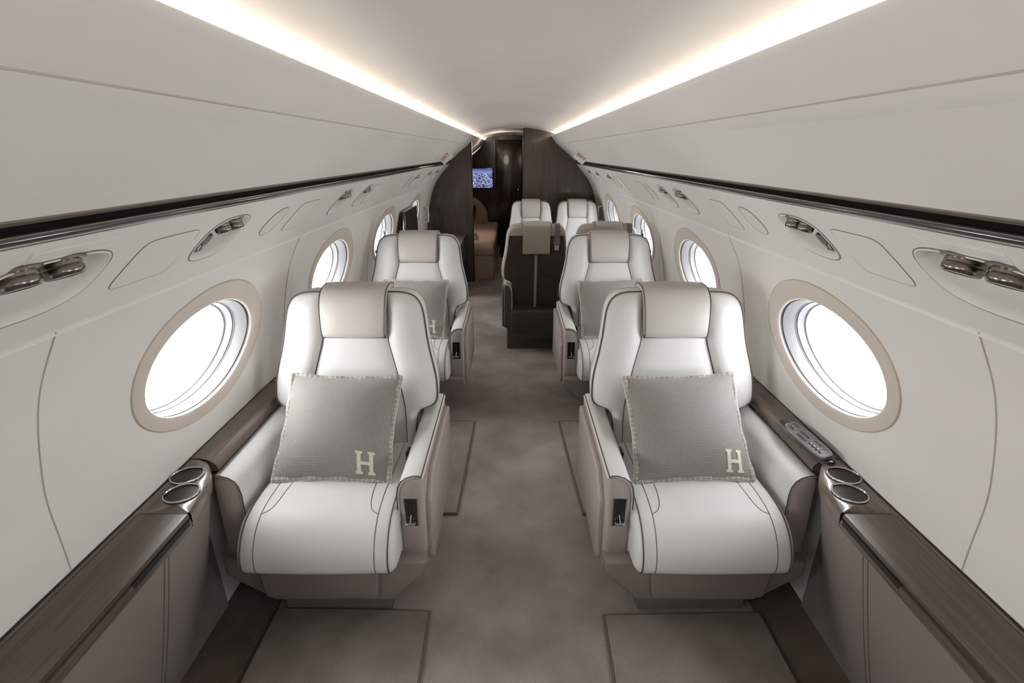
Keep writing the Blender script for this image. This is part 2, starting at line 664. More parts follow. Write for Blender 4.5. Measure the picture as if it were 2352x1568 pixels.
# ---- window walls
for s, nm in ((-1, 'left'), (1, 'right')):
    fn = lambda y, h, s=s: (s * wall_x(h, y), y, h)
    mb = MB()
    for yc in WIN_Y:
        hole_cell(mb, fn, yc - 0.6475, yc + 0.6475, 0.66, 1.22, ellipse(yc + 0.012, 0.938, 0.385, 0.217, 72), rings=8)
    mb.grid(fn, lin(WIN_Y[0] - 0.6475, WIN_Y[-1] + 0.6475, 60), lin(0.0, 0.66, 8))
    mb.grid(fn, lin(Y_AFT, WIN_Y[0] - 0.6475, 2), lin(0.0, 1.22, 16))
    mb.grid(fn, lin(WIN_Y[-1] + 0.6475, Y_BULK, 4), lin(0.0, 1.22, 16))
    for yb in [WIN_Y[0] - .6475 + 1.295 * k for k in range(7)]:
        mb.loft([[(s * (wall_x(h, y) + .006), y, h) for h in lin(0.6, 1.23, 40)] for y in lin(yb - .08, yb + .08, 4)], False, False)
    mb.loft([[(s * (wall_x(h, y) + .003), y, h) for y in lin(Y_AFT, Y_BULK, 80)] for h in (.64, .68)], False, False)
    wl = struct(obj('wall_' + nm, mb, 'lining'), 'off white window wall panels on the %s of the cabin' % nm)
    mb = MB()
    for yc in WIN_Y[1:3]:
        yj = yc + 0.6475
        mb.tube([(s * (wall_x(h) - 0.0010), yj + 0.012 * math.cos((h - .62) * 9), h) for h in lin(1.215, 0.63, 24)], 0.0016, 6)
    obj('panel_joint', mb, 'groove', wl)

# ---- windows
wn = 0
for s, nm in ((-1, 'left'), (1, 'right')):
    for k, yc in enumerate(WIN_Y):
        wn += 1
        w = bpy.data.objects.new('window_%d' % wn, None)
        COL.objects.link(w)
        w.location = (s * 1.03, yc, WIN_H)
        w['world'] = 1
        struct(w, 'wide oval cabin window in the %s wall' % nm)
        outer = ellipse(yc + 0.012, 0.938, 0.385, 0.217, 72)
        inner = ellipse(yc, 0.928, 0.312, 0.163, 72)

        def at(p, d, s=s):
            return (s * (wall_x(p[1], p[0]) + d), p[0], p[1])
        mb = MB()
        rs = []
        for t, d in ((0, 0.005), (0, -0.001), (0.03, -0.004), (0.3, -0.005), (0.6, -0.004), (0.9, -0.002), (0.97, 0.001), (1.0, 0.006)):
            rs.append([at((o[0] + (i[0] - o[0]) * t, o[1] + (i[1] - o[1]) * t), d) for o, i in zip(outer, inner)])
        mb.loft(rs, False)
        obj('trim_ring', mb, 'window_trim', w, angle=50)
        mb = MB()
        mb.tube([at(p, -0.0012) for p in outer], 0.0019, 6, True)
        obj('ring_edge', mb, 'trim_edge', w)

        def ring(sc_, d, yc=yc):
            return [at(p, d) for p in ellipse(yc, 0.928, 0.312 * sc_, 0.163 * sc_, 72)]
        mb = MB()
        mb.loft([ring(1.0, 0.006), ring(1.004, 0.008), ring(1.004, 0.014), ring(0.992, 0.0145)], False)
        obj('gasket', mb, 'gasket', w, angle=30)
        mb = MB()
        mb.loft([ring(0.994, 0.0140), ring(0.984, 0.018), ring(0.965, 0.052), ring(0.958, 0.056), ring(0.952, 0.057)], False)
        obj('reveal', mb, 'reveal_grey', w, angle=40)
        mb = MB()
        mb.loft([ring(0.953, 0.0568), ring(0.955, 0.063), ring(0.945, 0.0635)], False)
        obj('shade_slot', mb, 'gasket', w, angle=30)
        mb = MB()
        mb.loft([ring(0.946, 0.063), ring(0.932, 0.086), ring(0.905, 0.089), ring(0.900, 0.110)], False)
        obj('outer_frame', mb, 'reveal_grey', w, angle=30)
        mb = MB()
        mb.add(ring(0.92, 0.088), [tuple(range(72))])
        obj('pane', mb, 'window_glass', w, smooth=False)


# ------------------------------------------------------------------ overhead service panels
PA, PB = (0.737, 1.416), (0.905, 1.22)
PN = Vector((PB[1] - PA[1], 0, -(PB[0] - PA[0]))).normalized()     # points into the cabin (for the right side)


def psu(s, y, p, d=0.0):
    """point on the service panel: p 0..1 from rail to wall, d towards the cabin"""
    bow = 0.004 * math.sin(PI * p)
    x = PA[0] + (PB[0] - PA[0]) * p + PN.x * (d - bow)
    z = PA[1] + (PB[1] - PA[1]) * p + PN.z * (d - bow)
    return (s * x, y, z)


PLEN = math.hypot(PB[0] - PA[0], PB[1] - PA[1])
LIGHTS = {-1: [(0.885, 0.148, 'spots'), (1.505, 0.105, 'switch'), (2.60, 0.085, 'spots'), (3.005, 0.08, 'switch'), (4.64, 0.07, 'switch'), (5.34, 0.07, 'switch'), (5.87, 0.07, 'switch')],
          1: [(0.905, 0.155, 'spots'), (1.52, 0.105, 'switch'), (2.64, 0.09, 'spots'), (2.955, 0.075, 'switch'), (4.645, 0.07, 'switch'), (5.27, 0.055, 'spots'), (5.82, 0.06, 'switch')]}
OVALS = {-1: [1.858, 4.35], 1: [1.883, 3.315, 4.42]}
DOORS = {-1: [(1.12, 1.335), (2.02, 2.22), (3.12, 3.27)], 1: [(1.15, 1.345), (2.06, 2.22), (3.42, 3.60), (4.15, 4.30)]}


def pocket(yc, hw, n=48):
    return ellipse(yc, 0.46, hw, 0.255, n, 2.9, -0.10)


for s, nm in ((-1, 'left'), (1, 'right')):
    fn = lambda y, p, s=s: psu(s, y, p)
    pan = thing('service_panel', 'long off white overhead service panel under the dark rail on the %s wall' % nm, 'overhead panel', (s * 0.82, 2.5, 1.32), world=True)
    mb = MB()
    y = Y_AFT
    for yc, hw, kind in LIGHTS[s]:
        a, b = yc - hw - 0.05, yc + hw + 0.05
        if a > y + 1e-4:
            mb.grid(fn, lin(y, a, max(1, int((a - y) / .2))), lin(0, 1, 10))
        hole_cell(mb, fn, a, b, 0.0, 1.0, pocket(yc, hw), rings=5)
        y = b
    mb.grid(fn, lin(y, Y_BULK, max(1, int((Y_BULK - y) / .2))), lin(0, 1, 10))
    # rolled lower edge meeting the window wall
    mb.loft([[psu(s, yy, 1.0), psu(s, yy, 1.02, 0.001), (s * 0.907, yy, 1.208)] for yy in (Y_AFT, Y_BULK)], False, False)
    for yc, hw, kind in LIGHTS[s]:
        for yb in (yc - hw - .05, yc + hw + .05):
            mb.loft([[psu(s, yb + e_, p, -.003) for p in lin(0, 1.03, 10)] for e_ in (-.015, .015)], False, False)
    mb.loft([[psu(s, yy, p, -.08 if p > .05 else 0) for p in (0, .08, .9, 1.04)] for yy in (Y_AFT, Y_BULK)], False, False)
    obj('panel', mb, 'service_lining', pan)

    def rr(y0, y1, p0, p1, d, r=0.012, sk=-0.10):
        yc, pc = (y0 + y1) / 2, (p0 + p1) / 2
        return [psu(s, y_, p_, d) for y_, p_ in ellipse(yc, pc, (y1 - y0) / 2, (p1 - p0) / 2, 48, 7.0, sk)]
    for (y0, y1) in DOORS[s]:
        t = thing('oxygen_mask_door', '', 'panel door', psu(s, (y0 + y1) / 2, .5), world=True)
        mb = MB()
        mb.add(rr(y0, y1, .24, .74, 0.0012), [tuple(range(48))])
        obj('door', mb, 'service_lining', t, smooth=False)
        mb = MB()
        mb.tube(rr(y0, y1, .24, .74, 0.0006), 0.0010, 5, True)
        obj('edge_gap', mb, 'rail_taupe', t)
        order = ['nearest', 'second nearest', 'third nearest', 'fourth nearest'][DOORS[s].index((y0, y1))]
        t['label'] = 'flush oxygen mask door in the %s overhead panel, the %s on that side' % (nm, order)
        t['group'] = 'flush oxygen mask doors'
    for yc in OVALS[s]:
        t = thing('speaker_cover', '', 'speaker', psu(s, yc, .46), world=True)
        e = [psu(s, y_, p_, 0.0015) for y_, p_ in ellipse(yc, .46, .062, .215, 48, 2.3, -0.12)]
        mb = MB()
        mb.add(e, [tuple(range(48))])
        obj('grille', mb, 'ceiling_lining', t, smooth=False)
        mb = MB()
        mb.tube([psu(s, y_, p_, 0.0008) for y_, p_ in ellipse(yc, .46, .062, .215, 48, 2.3, -0.12)], 0.0014, 5, True)
        obj('edge_gap', mb, 'rail_taupe', t)
        order = ['nearest', 'second nearest', 'farthest'][OVALS[s].index(yc)]
        t['label'] = 'oval speaker cover in the %s overhead panel, the %s on that side' % (nm, order)
        t['group'] = 'oval speaker covers'
    # narrow placard strip over the nearest light pocket
    mb = MB()
    e0 = [psu(s, y_, p_, 0.001) for y_, p_ in ((0.83, .085), (1.035, .085), (1.02, .165), (0.825, .165))]
    mb.tube(e0, 0.0012, 5, True)
    mb.add([psu(s, y_, p_, 0.0014) for y_, p_ in ((0.83, .085), (1.035, .085), (1.02, .165), (0.825, .165))], [(0, 1, 2, 3)])
    o = obj('placard_light', mb, 'service_lining')
    tag(o, 'slim blank sign strip above the nearest light pocket on the %s' % nm, 'sign strip')

    places = ['nearest', 'second nearest', 'third nearest', 'fourth nearest', 'third from bulkhead', 'second from bulkhead', 'closest to bulkhead']
    for i, (yc, hw, kind) in enumerate(LIGHTS[s]):
        base = psu(s, yc, .46)
        what = 'pocket with two spotlights' if kind == 'spots' else 'pocket with spotlights and dark switch'
        t = thing('reading_light', '%s in the %s overhead panel, %s' % (what, nm, places[i]), 'reading light', base, group='reading light pockets', world=True)
        hole = pocket(yc, hw)

        def sc(f, d, hole=hole, yc=yc, s=s, f2=None):
            f2 = f2 or f
            return [psu(s, yc + (y_ - yc) * f, .46 + (p_ - .46) * f2, d) for y_, p_ in hole]
        mb = MB()
        mb.loft([sc(1, 0), sc(.96, -0.004, f2=.95), sc(.93, -0.014, f2=.90), sc(.90, -0.034, f2=.84), sc(.80, -0.05, f2=.70), sc(.5, -0.058, f2=.4)], False)
        mb.add(sc(.5, -0.058, f2=.4), [tuple(range(48))])
        obj('recess', mb, 'service_lining', t, angle=60)
        mb = MB()
        mb.tube(sc(1.06, 0.0004, f2=1.09), 0.0017, 6, True)
        obj('rim_line', mb, 'rail_taupe', t)
        mb = MB()
        mb.loft([sc(1.055, 0.001, f2=1.08), sc(1.03, 0.003, f2=1.04), sc(1.0, 0.001), sc(.98, -0.004, f2=.97)], False)
        obj('bezel', mb, 'service_lining', t)
        down = Vector((-0.30 * s, -0.05, -1.0)).normalized()
        R = 0.032 if hw > .12 else (0.025 if hw > .08 else 0.019)
        offs = (-.33, .30) if kind == 'spots' else (.36, -.22)
        for j, f in enumerate(offs):
            if kind == 'switch' and j == 1 and hw < .1:
                pass
            r = R * (1.0 if j == 0 or kind == 'spots' else 0.8)
            c = Vector(psu(s, yc + f * hw, .30, -0.012))
            mb = MB()
            mb.lathe([(r * 1.36, -0.004), (r * 1.36, 0.0), (r * 1.06, 0.002), (r * 1.06, .007), (r * 1.02, .009), (r * 1.05, 0.011), (r * 1.05, 0.018), (r * .95, 0.024), (r * .90, 0.025), (r * .82, 0.023)], c, down, 28)
            sp = obj('spotlight', mb, 'brushed_metal', t, angle=30)
            mb = MB()
            mb.lathe([(r * .84, 0.0225), (r * .84, 0.0238)], c, down, 28)
            obj('lens', mb, 'lens_glass' if (j == 0 or kind == 'spots') else 'black_gloss', sp, angle=30)
        if kind == 'switch':
            yk, pk = yc - .40 * hw, .60
            mb = MB()
            q = ellipse(0, 0, 0.36 * hw if hw < .1 else 0.036, 0.12, 32, 4.0, -.12)
            ringp = lambda f, d: [psu(s, yk + a * f, pk + b * f, d) for a, b in q]
            mb.loft([ringp(1.02, -0.050), ringp(1.0, -0.020), ringp(.94, -0.016)], True)
            sw = obj('switch_plate', mb, 'switch_dark', t, angle=30)
            mb = MB()
            for du in (-.010, .010):
                qq = ellipse(0, 0, 0.0065, 0.045, 20, 3.0)
                mb.loft([[psu(s, yk + du + a, pk + .015 + b, -0.017) for a, b in qq], [psu(s, yk + du + a * .8, pk + .015 + b * .8, -0.0125) for a, b in qq]], True)
            obj('button', mb, 'brushed_metal', sw, angle=30)

# ------------------------------------------------------------------ bulkheads and the room beyond


def outline(x0):
    """lining profile on the right from the floor up to the ceiling at x0"""
    pts = [(wall_x(h), h) for h in lin(0, 1.22, 14)] + [PA, (0.738, 1.44), (0.716, 1.458)]
    pts += [p for p in UPPER[::-1][1:]]
    return pts


def grow(pts, d=.035):
    out = []
    for x, h in pts:
        k = max(0.0, min(1.0, (x - .50) / .15))
        v = Vector((x, max(0, h - .75)))
        v.normalize()
        out.append((x + v.x * d * k, h + v.y * d * k))
    return out


rpoly = [(0.13, 0.0)] + grow(outline(0)) + [(0.64, 1.66), (0.62, 1.72)] + [(x, ceil_h(x) + .02) for x in lin(0.60, 0.13, 12)]
mb = MB()
mb.prism(rpoly, lambda a, b, d: (a, d, b), Y_BULK, Y_BULK + 0.05)
rb = struct(obj('wall_forward_right', mb, 'bulkhead_wood', smooth=False), 'glossy dark striped wood bulkhead behind the white seat pair')
mb = MB()
mb.box((0.118, Y_BULK - 0.004, 0), (0.1335, Y_BULK + 0.055, ceil_h(.13) - .002), 0.002)
obj('edge_strip', mb, 'door_wood', rb, angle=30)
lpts = [p for p in outline(0) if p[0] > 0.485]
lpts = [(-0.485, 0.0)] + [(-a, b) for a, b in grow(lpts)] + [(-0.485, 1.664)]
mb = MB()
mb.prism(lpts, lambda a, b, d: (a, d, b), Y_BULK, Y_BULK + 0.05)
lb = struct(obj('wall_forward_left', mb, 'bulkhead_wood', smooth=False), 'glossy dark striped wood bulkhead left of the doorway')
mb = MB()
mb.box((-0.492, Y_BULK - 0.004, 0), (-0.478, Y_BULK + 0.055, 1.662), 0.002)
obj('edge_strip', mb, 'door_wood', lb, angle=30)
# shallow oval plate on the left bulkhead
t = thing('wall_plate', 'slim dark vertical oval plate on the wood bulkhead left of the doorway', 'wall plate', (-0.90, Y_BULK, 0.86), world=True)
mb = MB()
e = ellipse(-0.90, 0.86, 0.045, 0.19, 40, 2.6)
mb.loft([[(a, Y_BULK + 0.001, b) for a, b in e], [(a, Y_BULK - 0.006, b) for a, b in e], [(-0.90 + (a + .90) * .8, Y_BULK - 0.008, .86 + (b - .86) * .94) for a, b in e]])
obj('plate', mb, 'bulkhead_wood', t)
mb = MB()
mb.tube([(a, Y_BULK - 0.004, b) for a, b in e], 0.004, 6, True)
obj('rim', mb, 'rail_dark', t)
mb = MB()
mb.box((-0.925, Y_BULK - 0.014, 0.86), (-0.875, Y_BULK - 0.006, 0.96), 0.003)
obj('switch', mb, 'rail_dark', t)
# arch trim over the doorway
mb = MB()
mb.tube([(x, Y_BULK + 0.0, ceil_h(x) - 0.004) for x in lin(-0.44, 0.13, 24)], 0.006, 8)
struct(obj('trim_5', mb, 'window_trim'), 'pale arched trim over the doorway')

# side walls of the room beyond
mb = MB()
mb.strip([(-1.0, 0), (-1.02, .6), (-0.96, 1.1), (-0.80, 1.40), (-0.70, 1.474)], Y_BULK + .05, Y_FAR, 2)
struct(obj('wall_beyond_left', mb, 'door_wood'), 'dark wall behind the tan sofa beyond the doorway')
mb = MB()
mb.box((0.16, Y_BULK + .05, 0), (0.20, Y_FAR, 1.82))
struct(obj('wall_beyond_right', mb, 'door_wood', smooth=False), 'dark wood wall on the right beyond the doorway')
mb = MB()
fpts = [(-1.02, 0), (0.20, 0), (0.20, ceil_h(.2))] + [(x, ceil_h(x)) for x in lin(.15, -.44, 14)] + [(-.505, 1.64), (-.70, 1.474), (-.96, 1.1), (-1.02, .6)]
mb.prism(fpts, lambda a, b, d: (a, d, b), Y_FAR, Y_FAR + 0.05)
struct(obj('wall_far', mb, 'door_wood', smooth=False), 'dark glossy wood wall at the far end of the next room')
dr = bpy.data.objects.new('door_1', None)
COL.objects.link(dr)
struct(dr, 'dark glossy wooden door at the far end beyond the doorway')
dr['world'] = 1
mb = MB()
mb.box((-0.27, Y_FAR - 0.025, 0.01), (0.155, Y_FAR + .001, 1.735), 0.004)
leaf = obj('door_leaf', mb, 'door_wood', dr, angle=30)
mb = MB()
mb.lathe([(.012, 0), (.012, .02), (.016, .03), (.016, .04), (.006, .045)], (0.10, Y_FAR - .025, 0.95), (0, -1, 0), 20)
obj('door_knob', mb, 'chrome', leaf, angle=30)
mb = MB()
mb.tube([(-0.275, Y_FAR - .012, .01), (-0.275, Y_FAR - .012, 1.73)], 0.008, 8)
obj('door_edge', mb, 'black_matte', dr)

# television
t = thing('television', 'small wall television showing a city at dusk, beyond the doorway', 'television', (-0.51, Y_FAR, 1.13), world=True)
mb = MB()
mb.box((-0.71, Y_FAR - 0.045, 0.965), (-0.32, Y_FAR, 1.30), 0.008)
obj('casing', mb, 'black_gloss', t, angle=30)
mb = MB()
mb.add([(-0.695, Y_FAR - 0.0462, 0.98), (-0.335, Y_FAR - 0.0462, 0.98), (-0.335, Y_FAR - 0.0462, 1.285), (-0.695, Y_FAR - 0.0462, 1.285)], [(0, 1, 2, 3)])
obj('screen', mb, 'city_screen', t, smooth=False)

# sofa beyond the doorway, its pillow and the bag
t = thing('sofa', 'tan leather sofa along the left side beyond the doorway', 'sofa', (-0.6, 8.0, 0), world=True)
mb = MB()
mb.box((-0.96, 6.80, 0.0), (-0.245, 9.25, 0.30), 0.012)
obj('base', mb, 'sofa_leather', t, angle=30)
mb = MB()
mb.box((-0.96, 6.79, 0.295), (-0.235, 9.27, 0.435), 0.045, 5)
obj('seat_cushion', mb, 'sofa_leather', t)
mb = MB()
mb.prism([(-0.98, .42), (-0.74, .42), (-0.78, .62), (-0.86, .80), (-0.93, .84), (-0.99, .80)], lambda a, b, d: (a, d, b), 6.85, 9.25, 0.03, 4)
obj('backrest', mb, 'sofa_leather', t)
mb = MB()
mb.prism([(-0.95, .42), (-0.40, .42), (-0.42, .60), (-0.52, .76), (-0.66, .84), (-0.95, .84)], lambda a, b, d: (a, d, b), 9.12, 9.32, 0.03, 4)
obj('end_arm', mb, 'sofa_leather', t)


def pillow_fn(w, h, th):
    def f(u, v, side):
        x = u * w / 2 * (1 - .055 * (1 - v * v)) * (1 + .01 * abs(u * v))
        y = v * h / 2 * (1 - .055 * (1 - u * u)) * (1 + .01 * abs(u * v))
        b = max(0.0, (1 - abs(u) ** 2.4)) ** .72 * max(0.0, (1 - abs(v) ** 2.4)) ** .72
        return Vector((x, y, side * (th * b + 0.003)))
    return f


mb = MB()
pf = pillow_fn(.48, .46, .09)
g = [-math.cos(PI * i / 18) for i in range(19)]
M = Matrix.Translation((-0.63, 7.55, .655)) @ Matrix.Rotation(math.radians(-62), 4, 'Y') @ Matrix.Rotation(math.radians(12), 4, 'Z') @ Matrix.Rotation(PI, 4, 'X')
for sd in (1, -1):
    mb.grid(lambda u, v: M @ pf(u, v, sd), g, g)
tag(obj('throw_cushion', mb, 'cushion_brown'), 'dark brown cushion leaning on the tan sofa beyond the doorway', 'cushion')

t = thing('travel_bag', 'black bag standing on the floor beyond the doorway, beside the white seat pair', 'bag', (-0.10, 8.4, 0), world=True)
mb = MB()
mb.prism(smooth_path([(-0.19, .015), (-0.20, .12), (-0.165, .25), (-0.10, .30), (0.0, .31), (.09, .27), (.11, .02)], 4) and
         [(p[0], p[1]) for p in smooth_path([(-0.19, .0, 0), (-0.20, .12, 0), (-0.165, .25, 0), (-0.10, .30, 0), (0.0, .31, 0), (.09, .27, 0), (.11, .0, 0)], 4)],
         lambda a, b, d: (a, d, b + .001), 8.3, 8.5, 0.012)
obj('body', mb, 'black_gloss', t)
mb = MB()
mb.tube(smooth_path([(-0.09, 8.4, .29), (-0.08, 8.4, .36), (0.0, 8.4, .37), (0.01, 8.4, .30)], 6), 0.009, 8)
obj('handle', mb, 'black_matte', t)
mb = MB()
mb.box((-0.07, 8.292, .20), (-0.035, 8.302, .225), .002)
obj('clasp', mb, 'chrome', t)

# wall behind the camera
mb = MB()
bp = outline(0)
bp = grow(bp, .12) + [(.64, 1.66), (.62, 1.75)]
full = [(-a, b) for a, b in bp] + [(x, ceil_h(x) + .03) for x in lin(-.60, .60, 16)] + [(a, b) for a, b in bp[::-1]]
mb.prism(full, lambda a, b, d: (a, d, b), Y_AFT - .04, Y_AFT)
struct(obj('wall_aft', mb, 'lining', smooth=False), 'plain off white wall behind the viewpoint')

# exit signs
for s, nm in ((-1, 'left'), (1, 'right')):
    c = Vector((s * 0.628, 5.06, 1.538))
    t = thing('exit_sign', 'small white wedge exit sign with red letters on the %s upper panel' % nm, 'exit sign', c, world=True)
    ex = Vector((s * 0.7638, 0, -0.6455))          # down the panel
    nn = Vector((-s * 0.6455, 0, -0.7638))         # into the cabin
    yv = Vector((0, -1, 0))

    def P(a, b, d):
        return c + ex * a + nn * d + yv * b
    mb = MB()
    L, D = 0.055, 0.085
    mb.loft([[P(-L, -.01, 0), P(-L, .055, 0), P(-L, -.01, D)], [P(L, -.01, 0), P(L, .055, 0), P(L, -.01, D)]])
    obj('wedge', mb, 'sign_white', t, smooth=False)
    fc = bpy.data.curves.new('exit_letters', 'FONT')
    fc.body = 'EXIT'
    fc.size = 0.042
    fc.extrude = 0.0012
    fc.align_x, fc.align_y = 'CENTER', 'CENTER'
    fo = bpy.data.objects.new('exit_letters', fc)
    COL.objects.link(fo)
    bpy.context.view_layer.update()
    me = bpy.data.meshes.new_from_object(fo.evaluated_get(bpy.context.evaluated_depsgraph_get()))
    bpy.data.objects.remove(fo)
    me.materials.clear()
    me.materials.append(MATS['sign_red'])
    lo = bpy.data.objects.new('exit_letters', me)
    COL.objects.link(lo)
    lo.parent = t
    # the sloped face of the wedge looks back down the cabin
    a_ = (P(0, .055, 0) - P(0, -.01, D))
    upv = a_.normalized() * -1
    rt = ex * (1 if s > 0 else -1) * (1 if s > 0 else 1)
    rt = ex if s > 0 else -ex
    nrm = rt.cross(upv)
    if nrm.y > 0:
        upv = -upv
        nrm = rt.cross(upv)
    ctr = (P(0, .055, 0) + P(0, -.01, D)) / 2 + nrm * 0.0008
    mw = Matrix((rt, upv, nrm)).transposed().to_4x4()
    mw.translation = ctr - t.location
    lo.matrix_local = mw

# ------------------------------------------------------------------ side consoles
TOPH = 0.625


def inner_edge(y):
    return herm([(-2, .885), (1.20, .889), (1.30, .903), (1.375, .918), (1.43, .942), (1.465, .965), (1.485, .985), (1.495, 1.012)], y)


for s, nm in ((-1, 'left'), (1, 'right')):
    t = thing('side_console', 'wood topped side console with two cup holders along the %s wall' % nm, 'console', (s * 0.98, 0.8, 0), world=True)
    ys = [Y_AFT, 0.2, 0.8, 1.1] + lin(1.20, 1.495, 20)
    edge = [(inner_edge(y), y) for y in ys]
    yl = 1.222
    # table top round the cup holders
    cups = [((0.992, 1.402), 0.0425), ((0.957, 1.312), 0.0435)]
    bm = bmesh.new()
    out = [(x, y) for x, y in edge if y > yl] + [(1.036, 1.495), (1.036, yl)] + [(inner_edge(yl), yl)]
    vs = [bm.verts.new((s * x, y, TOPH)) for x, y in out]
    es = [bm.edges.new((vs[i], vs[(i + 1) % len(vs)])) for i in range(len(vs))]
    for (cx, cy), r in cups:
        cv = [bm.verts.new((s * (cx + r * math.cos(2 * PI * k / 40)), cy + r * math.sin(2 * PI * k / 40), TOPH)) for k in range(40)]
        es += [bm.edges.new((cv[i], cv[(i + 1) % 40])) for i in range(40)]
    bmesh.ops.triangle_fill(bm, use_beauty=True, edges=es)
    mb = MB()
    mb.bm(bm)
    # nose: rolled edge down to the apron
    nose = lambda d, z: [(s * (inner_edge(y) + d), y, z) for y in ys if y >= yl - 1e-6]
    mb.loft([nose(0, TOPH), nose(-.004, TOPH - .003), nose(-.006, TOPH - .010), nose(-.004, TOPH - .045), nose(0.002, TOPH - .048)], False, False)
    mb.add([(s * (inner_edge(yl) + d), yl, z) for d, z in ((0, TOPH), (-.004, TOPH - .003), (-.006, TOPH - .010), (-.004, TOPH - .045), (.002, TOPH - .048))] + [(s * .96, yl, TOPH - .048), (s * .96, yl, TOPH)], [tuple(range(7))])
    obj('worktop', mb, 'ledge_wood', t, angle=50)
    # fixed strip along the wall and apron under the lid
    mb = MB()
    mb.strip([(s * 1.036, TOPH), (s * 1.024, TOPH)], Y_AFT, yl, 1)
    mb.strip([(s * 0.892, TOPH - .018), (s * 0.884, TOPH - .020), (s * 0.884, TOPH - .045), (s * 0.891, TOPH - .048)], Y_AFT, yl, 1)
    obj('apron', mb, 'ledge_wood', t, angle=50)
    mb = MB()
    mb.box((min(s * 0.886, s * 1.022), Y_AFT, TOPH - .014), (max(s * 0.886, s * 1.022), yl - .002, TOPH + .0012), 0.002)
    obj('lid', mb, 'lid_wood', t, angle=30)
    mb = MB()
    mb.strip([(s * 1.0235, TOPH + .0004), (s * 1.0205, TOPH + .0004)], Y_AFT, yl, 1)
    mb.box((min(s * .893, s * 1.022), yl - .0022, TOPH - .01), (max(s * .888, s * 1.022), yl, TOPH + .0008))
    obj('lid_gap', mb, 'black_matte', t, smooth=False)
    mb = MB()
    mb.box((min(s * .8835, s * .90), 0.985, TOPH - .030), (max(s * .8835, s * .90), yl - .008, TOPH - .0145))
    obj('finger_slot', mb, 'black_matte', t, smooth=False)
    # leather side, leaning in towards the foot
    mb = MB()
    rows = []
    for f in lin(0, 1, 8):
        z = (TOPH - .046) * (1 - f)
        row = []
        for x, y in edge:
            lean = (1.030 - 0.889) * f
            row.append((s * min(1.036, x + .004 + lean + .006 * math.sin(PI * f) * -1), y + .03 * f * (1 if y > 1.3 else 0) * (y - 1.3) / .2, z + .002))
        rows.append(row)
    mb.loft(rows, False, False)
    obj('side_panel', mb, 'console_leather', t)
    mb = MB()
    for yy in (1.108, 1.128):
        mb.tube([(s * (inner_edge(yy) + .004 + .141 * f - .006 * math.sin(PI * f) - .0006), yy, (TOPH - .046) * (1 - f) + .002) for f in lin(0.0, 1, 16)], 0.0011, 5)
    obj('stitching', mb, 'seam', t)
    for (cx, cy), r in cups:
        mb = MB()
        mb.lathe([(r * 1.02, .0005), (r * 1.10, .0005), (r * 1.11, .003), (r * 1.04, .005), (r * .99, .002), (r * .97, -.02), (r * .965, -.055), (r * .90, -.060), (r * .2, -.060)], (s * cx, cy, TOPH), (0, 0, 1), 40)
        ch = obj('cup_holder', mb, 'cup_metal', t, angle=40)
        mb = MB()
        mb.lathe([(r * 1.10, .0012), (r * 1.115, .003), (r * 1.09, .0052), (r * 1.03, .0058), (r * 1.0, .003)], (s * cx, cy, TOPH), (0, 0, 1), 40, False)
        obj('rim', mb, 'chrome', ch, angle=60)
    # narrow ledge running on beside the seats
    t2 = thing('side_ledge', 'narrow rounded wood ledge beside the seats along the %s wall' % nm, 'ledge', (s * 1.0, 3.0, TOPH), world=True)
    sec = [(1.038, TOPH + .001), (1.005, TOPH), (.985, TOPH - .004), (.968, TOPH - .014), (.957, TOPH - .028), (.955, TOPH - .042), (.972, TOPH - .046), (1.036, TOPH - .046)]
    mb = MB()
    mb.loft([[(s * x, y, z) for x, z in sec] for y in (1.497, 2.0, 3.0, 4.0, 5.0, Y_BULK)], True)
    obj('ledge', mb, 'ledge_wood', t2, angle=50)
    mb = MB()
    for yj in (1.4975, 2.10, 3.2):
        mb.tube([(s * x, yj, z + .0004) for x, z in sec[:6]], 0.0012, 5)
    mb.tube([(s * 1.0385, 1.497, TOPH + .0015), (s * 1.0385, Y_BULK, TOPH + .0015)], 0.002, 5)
    mb.tube([(s * 1.0375, Y_AFT, TOPH + .001), (s * 1.0375, 1.497, TOPH + .001)], 0.002, 5)
    obj('joint_line', mb, 'black_matte', t2)
    if s > 0:
        # dark cradle in the ledge and the handset that lies in it
        A = Matrix.Translation((0.984, 1.605, TOPH + .0045)) @ Matrix.Rotation(math.radians(-16), 4, 'Y') @ Matrix.Rotation(math.radians(2.5), 4, 'Z')
        mb = MB()
        e = ellipse(0, 0.01, .030, .150, 48, 3.2)
        mb.loft([[A @ Vector((a, b, -.012)) for a, b in e], [A @ Vector((a, b, .000)) for a, b in e], [A @ Vector((a * .95, b * .985, .0012)) for a, b in e]])
        obj('handset_cradle', mb, 'black_gloss', t2, angle=40)
        h = thing('remote_handset', 'grey handset with buttons lying in the dark cradle of the right ledge', 'handset', A.translation, world=True)
        mb = MB()
        e = ellipse(0, -.008, .0255, .115, 48, 4.0)
        mb.loft([[A @ Vector((a, b, .0015)) for a, b in e], [A @ Vector((a, b, .010)) for a, b in e], [A @ Vector((a * .95, -.008 + (b + .008) * .985, .0135)) for a, b in e]])
        obj('body', mb, 'handset_grey', h, angle=40)
        mb = MB()
        mb.tube([A @ Vector((a * .985, -.008 + (b + .008) * .995, .012)) for a, b in e], .0013, 6, True)
        obj('rim', mb, 'chrome', h)
        for by, dx in ((-.092, .006), (-.073, .006), (-.054, .006), (-.035, .006), (.066, .006), (.082, .006)):
            mb = MB()
            mb.lathe([(.0068, 0), (.0068, .0018), (.005, .0026)], A @ Vector((-dx, by, .0133)), A.to_3x3() @ Vector((0, 0, 1)), 18)
            obj('button', mb, 'brushed_metal', h, angle=40)
        mb = MB()
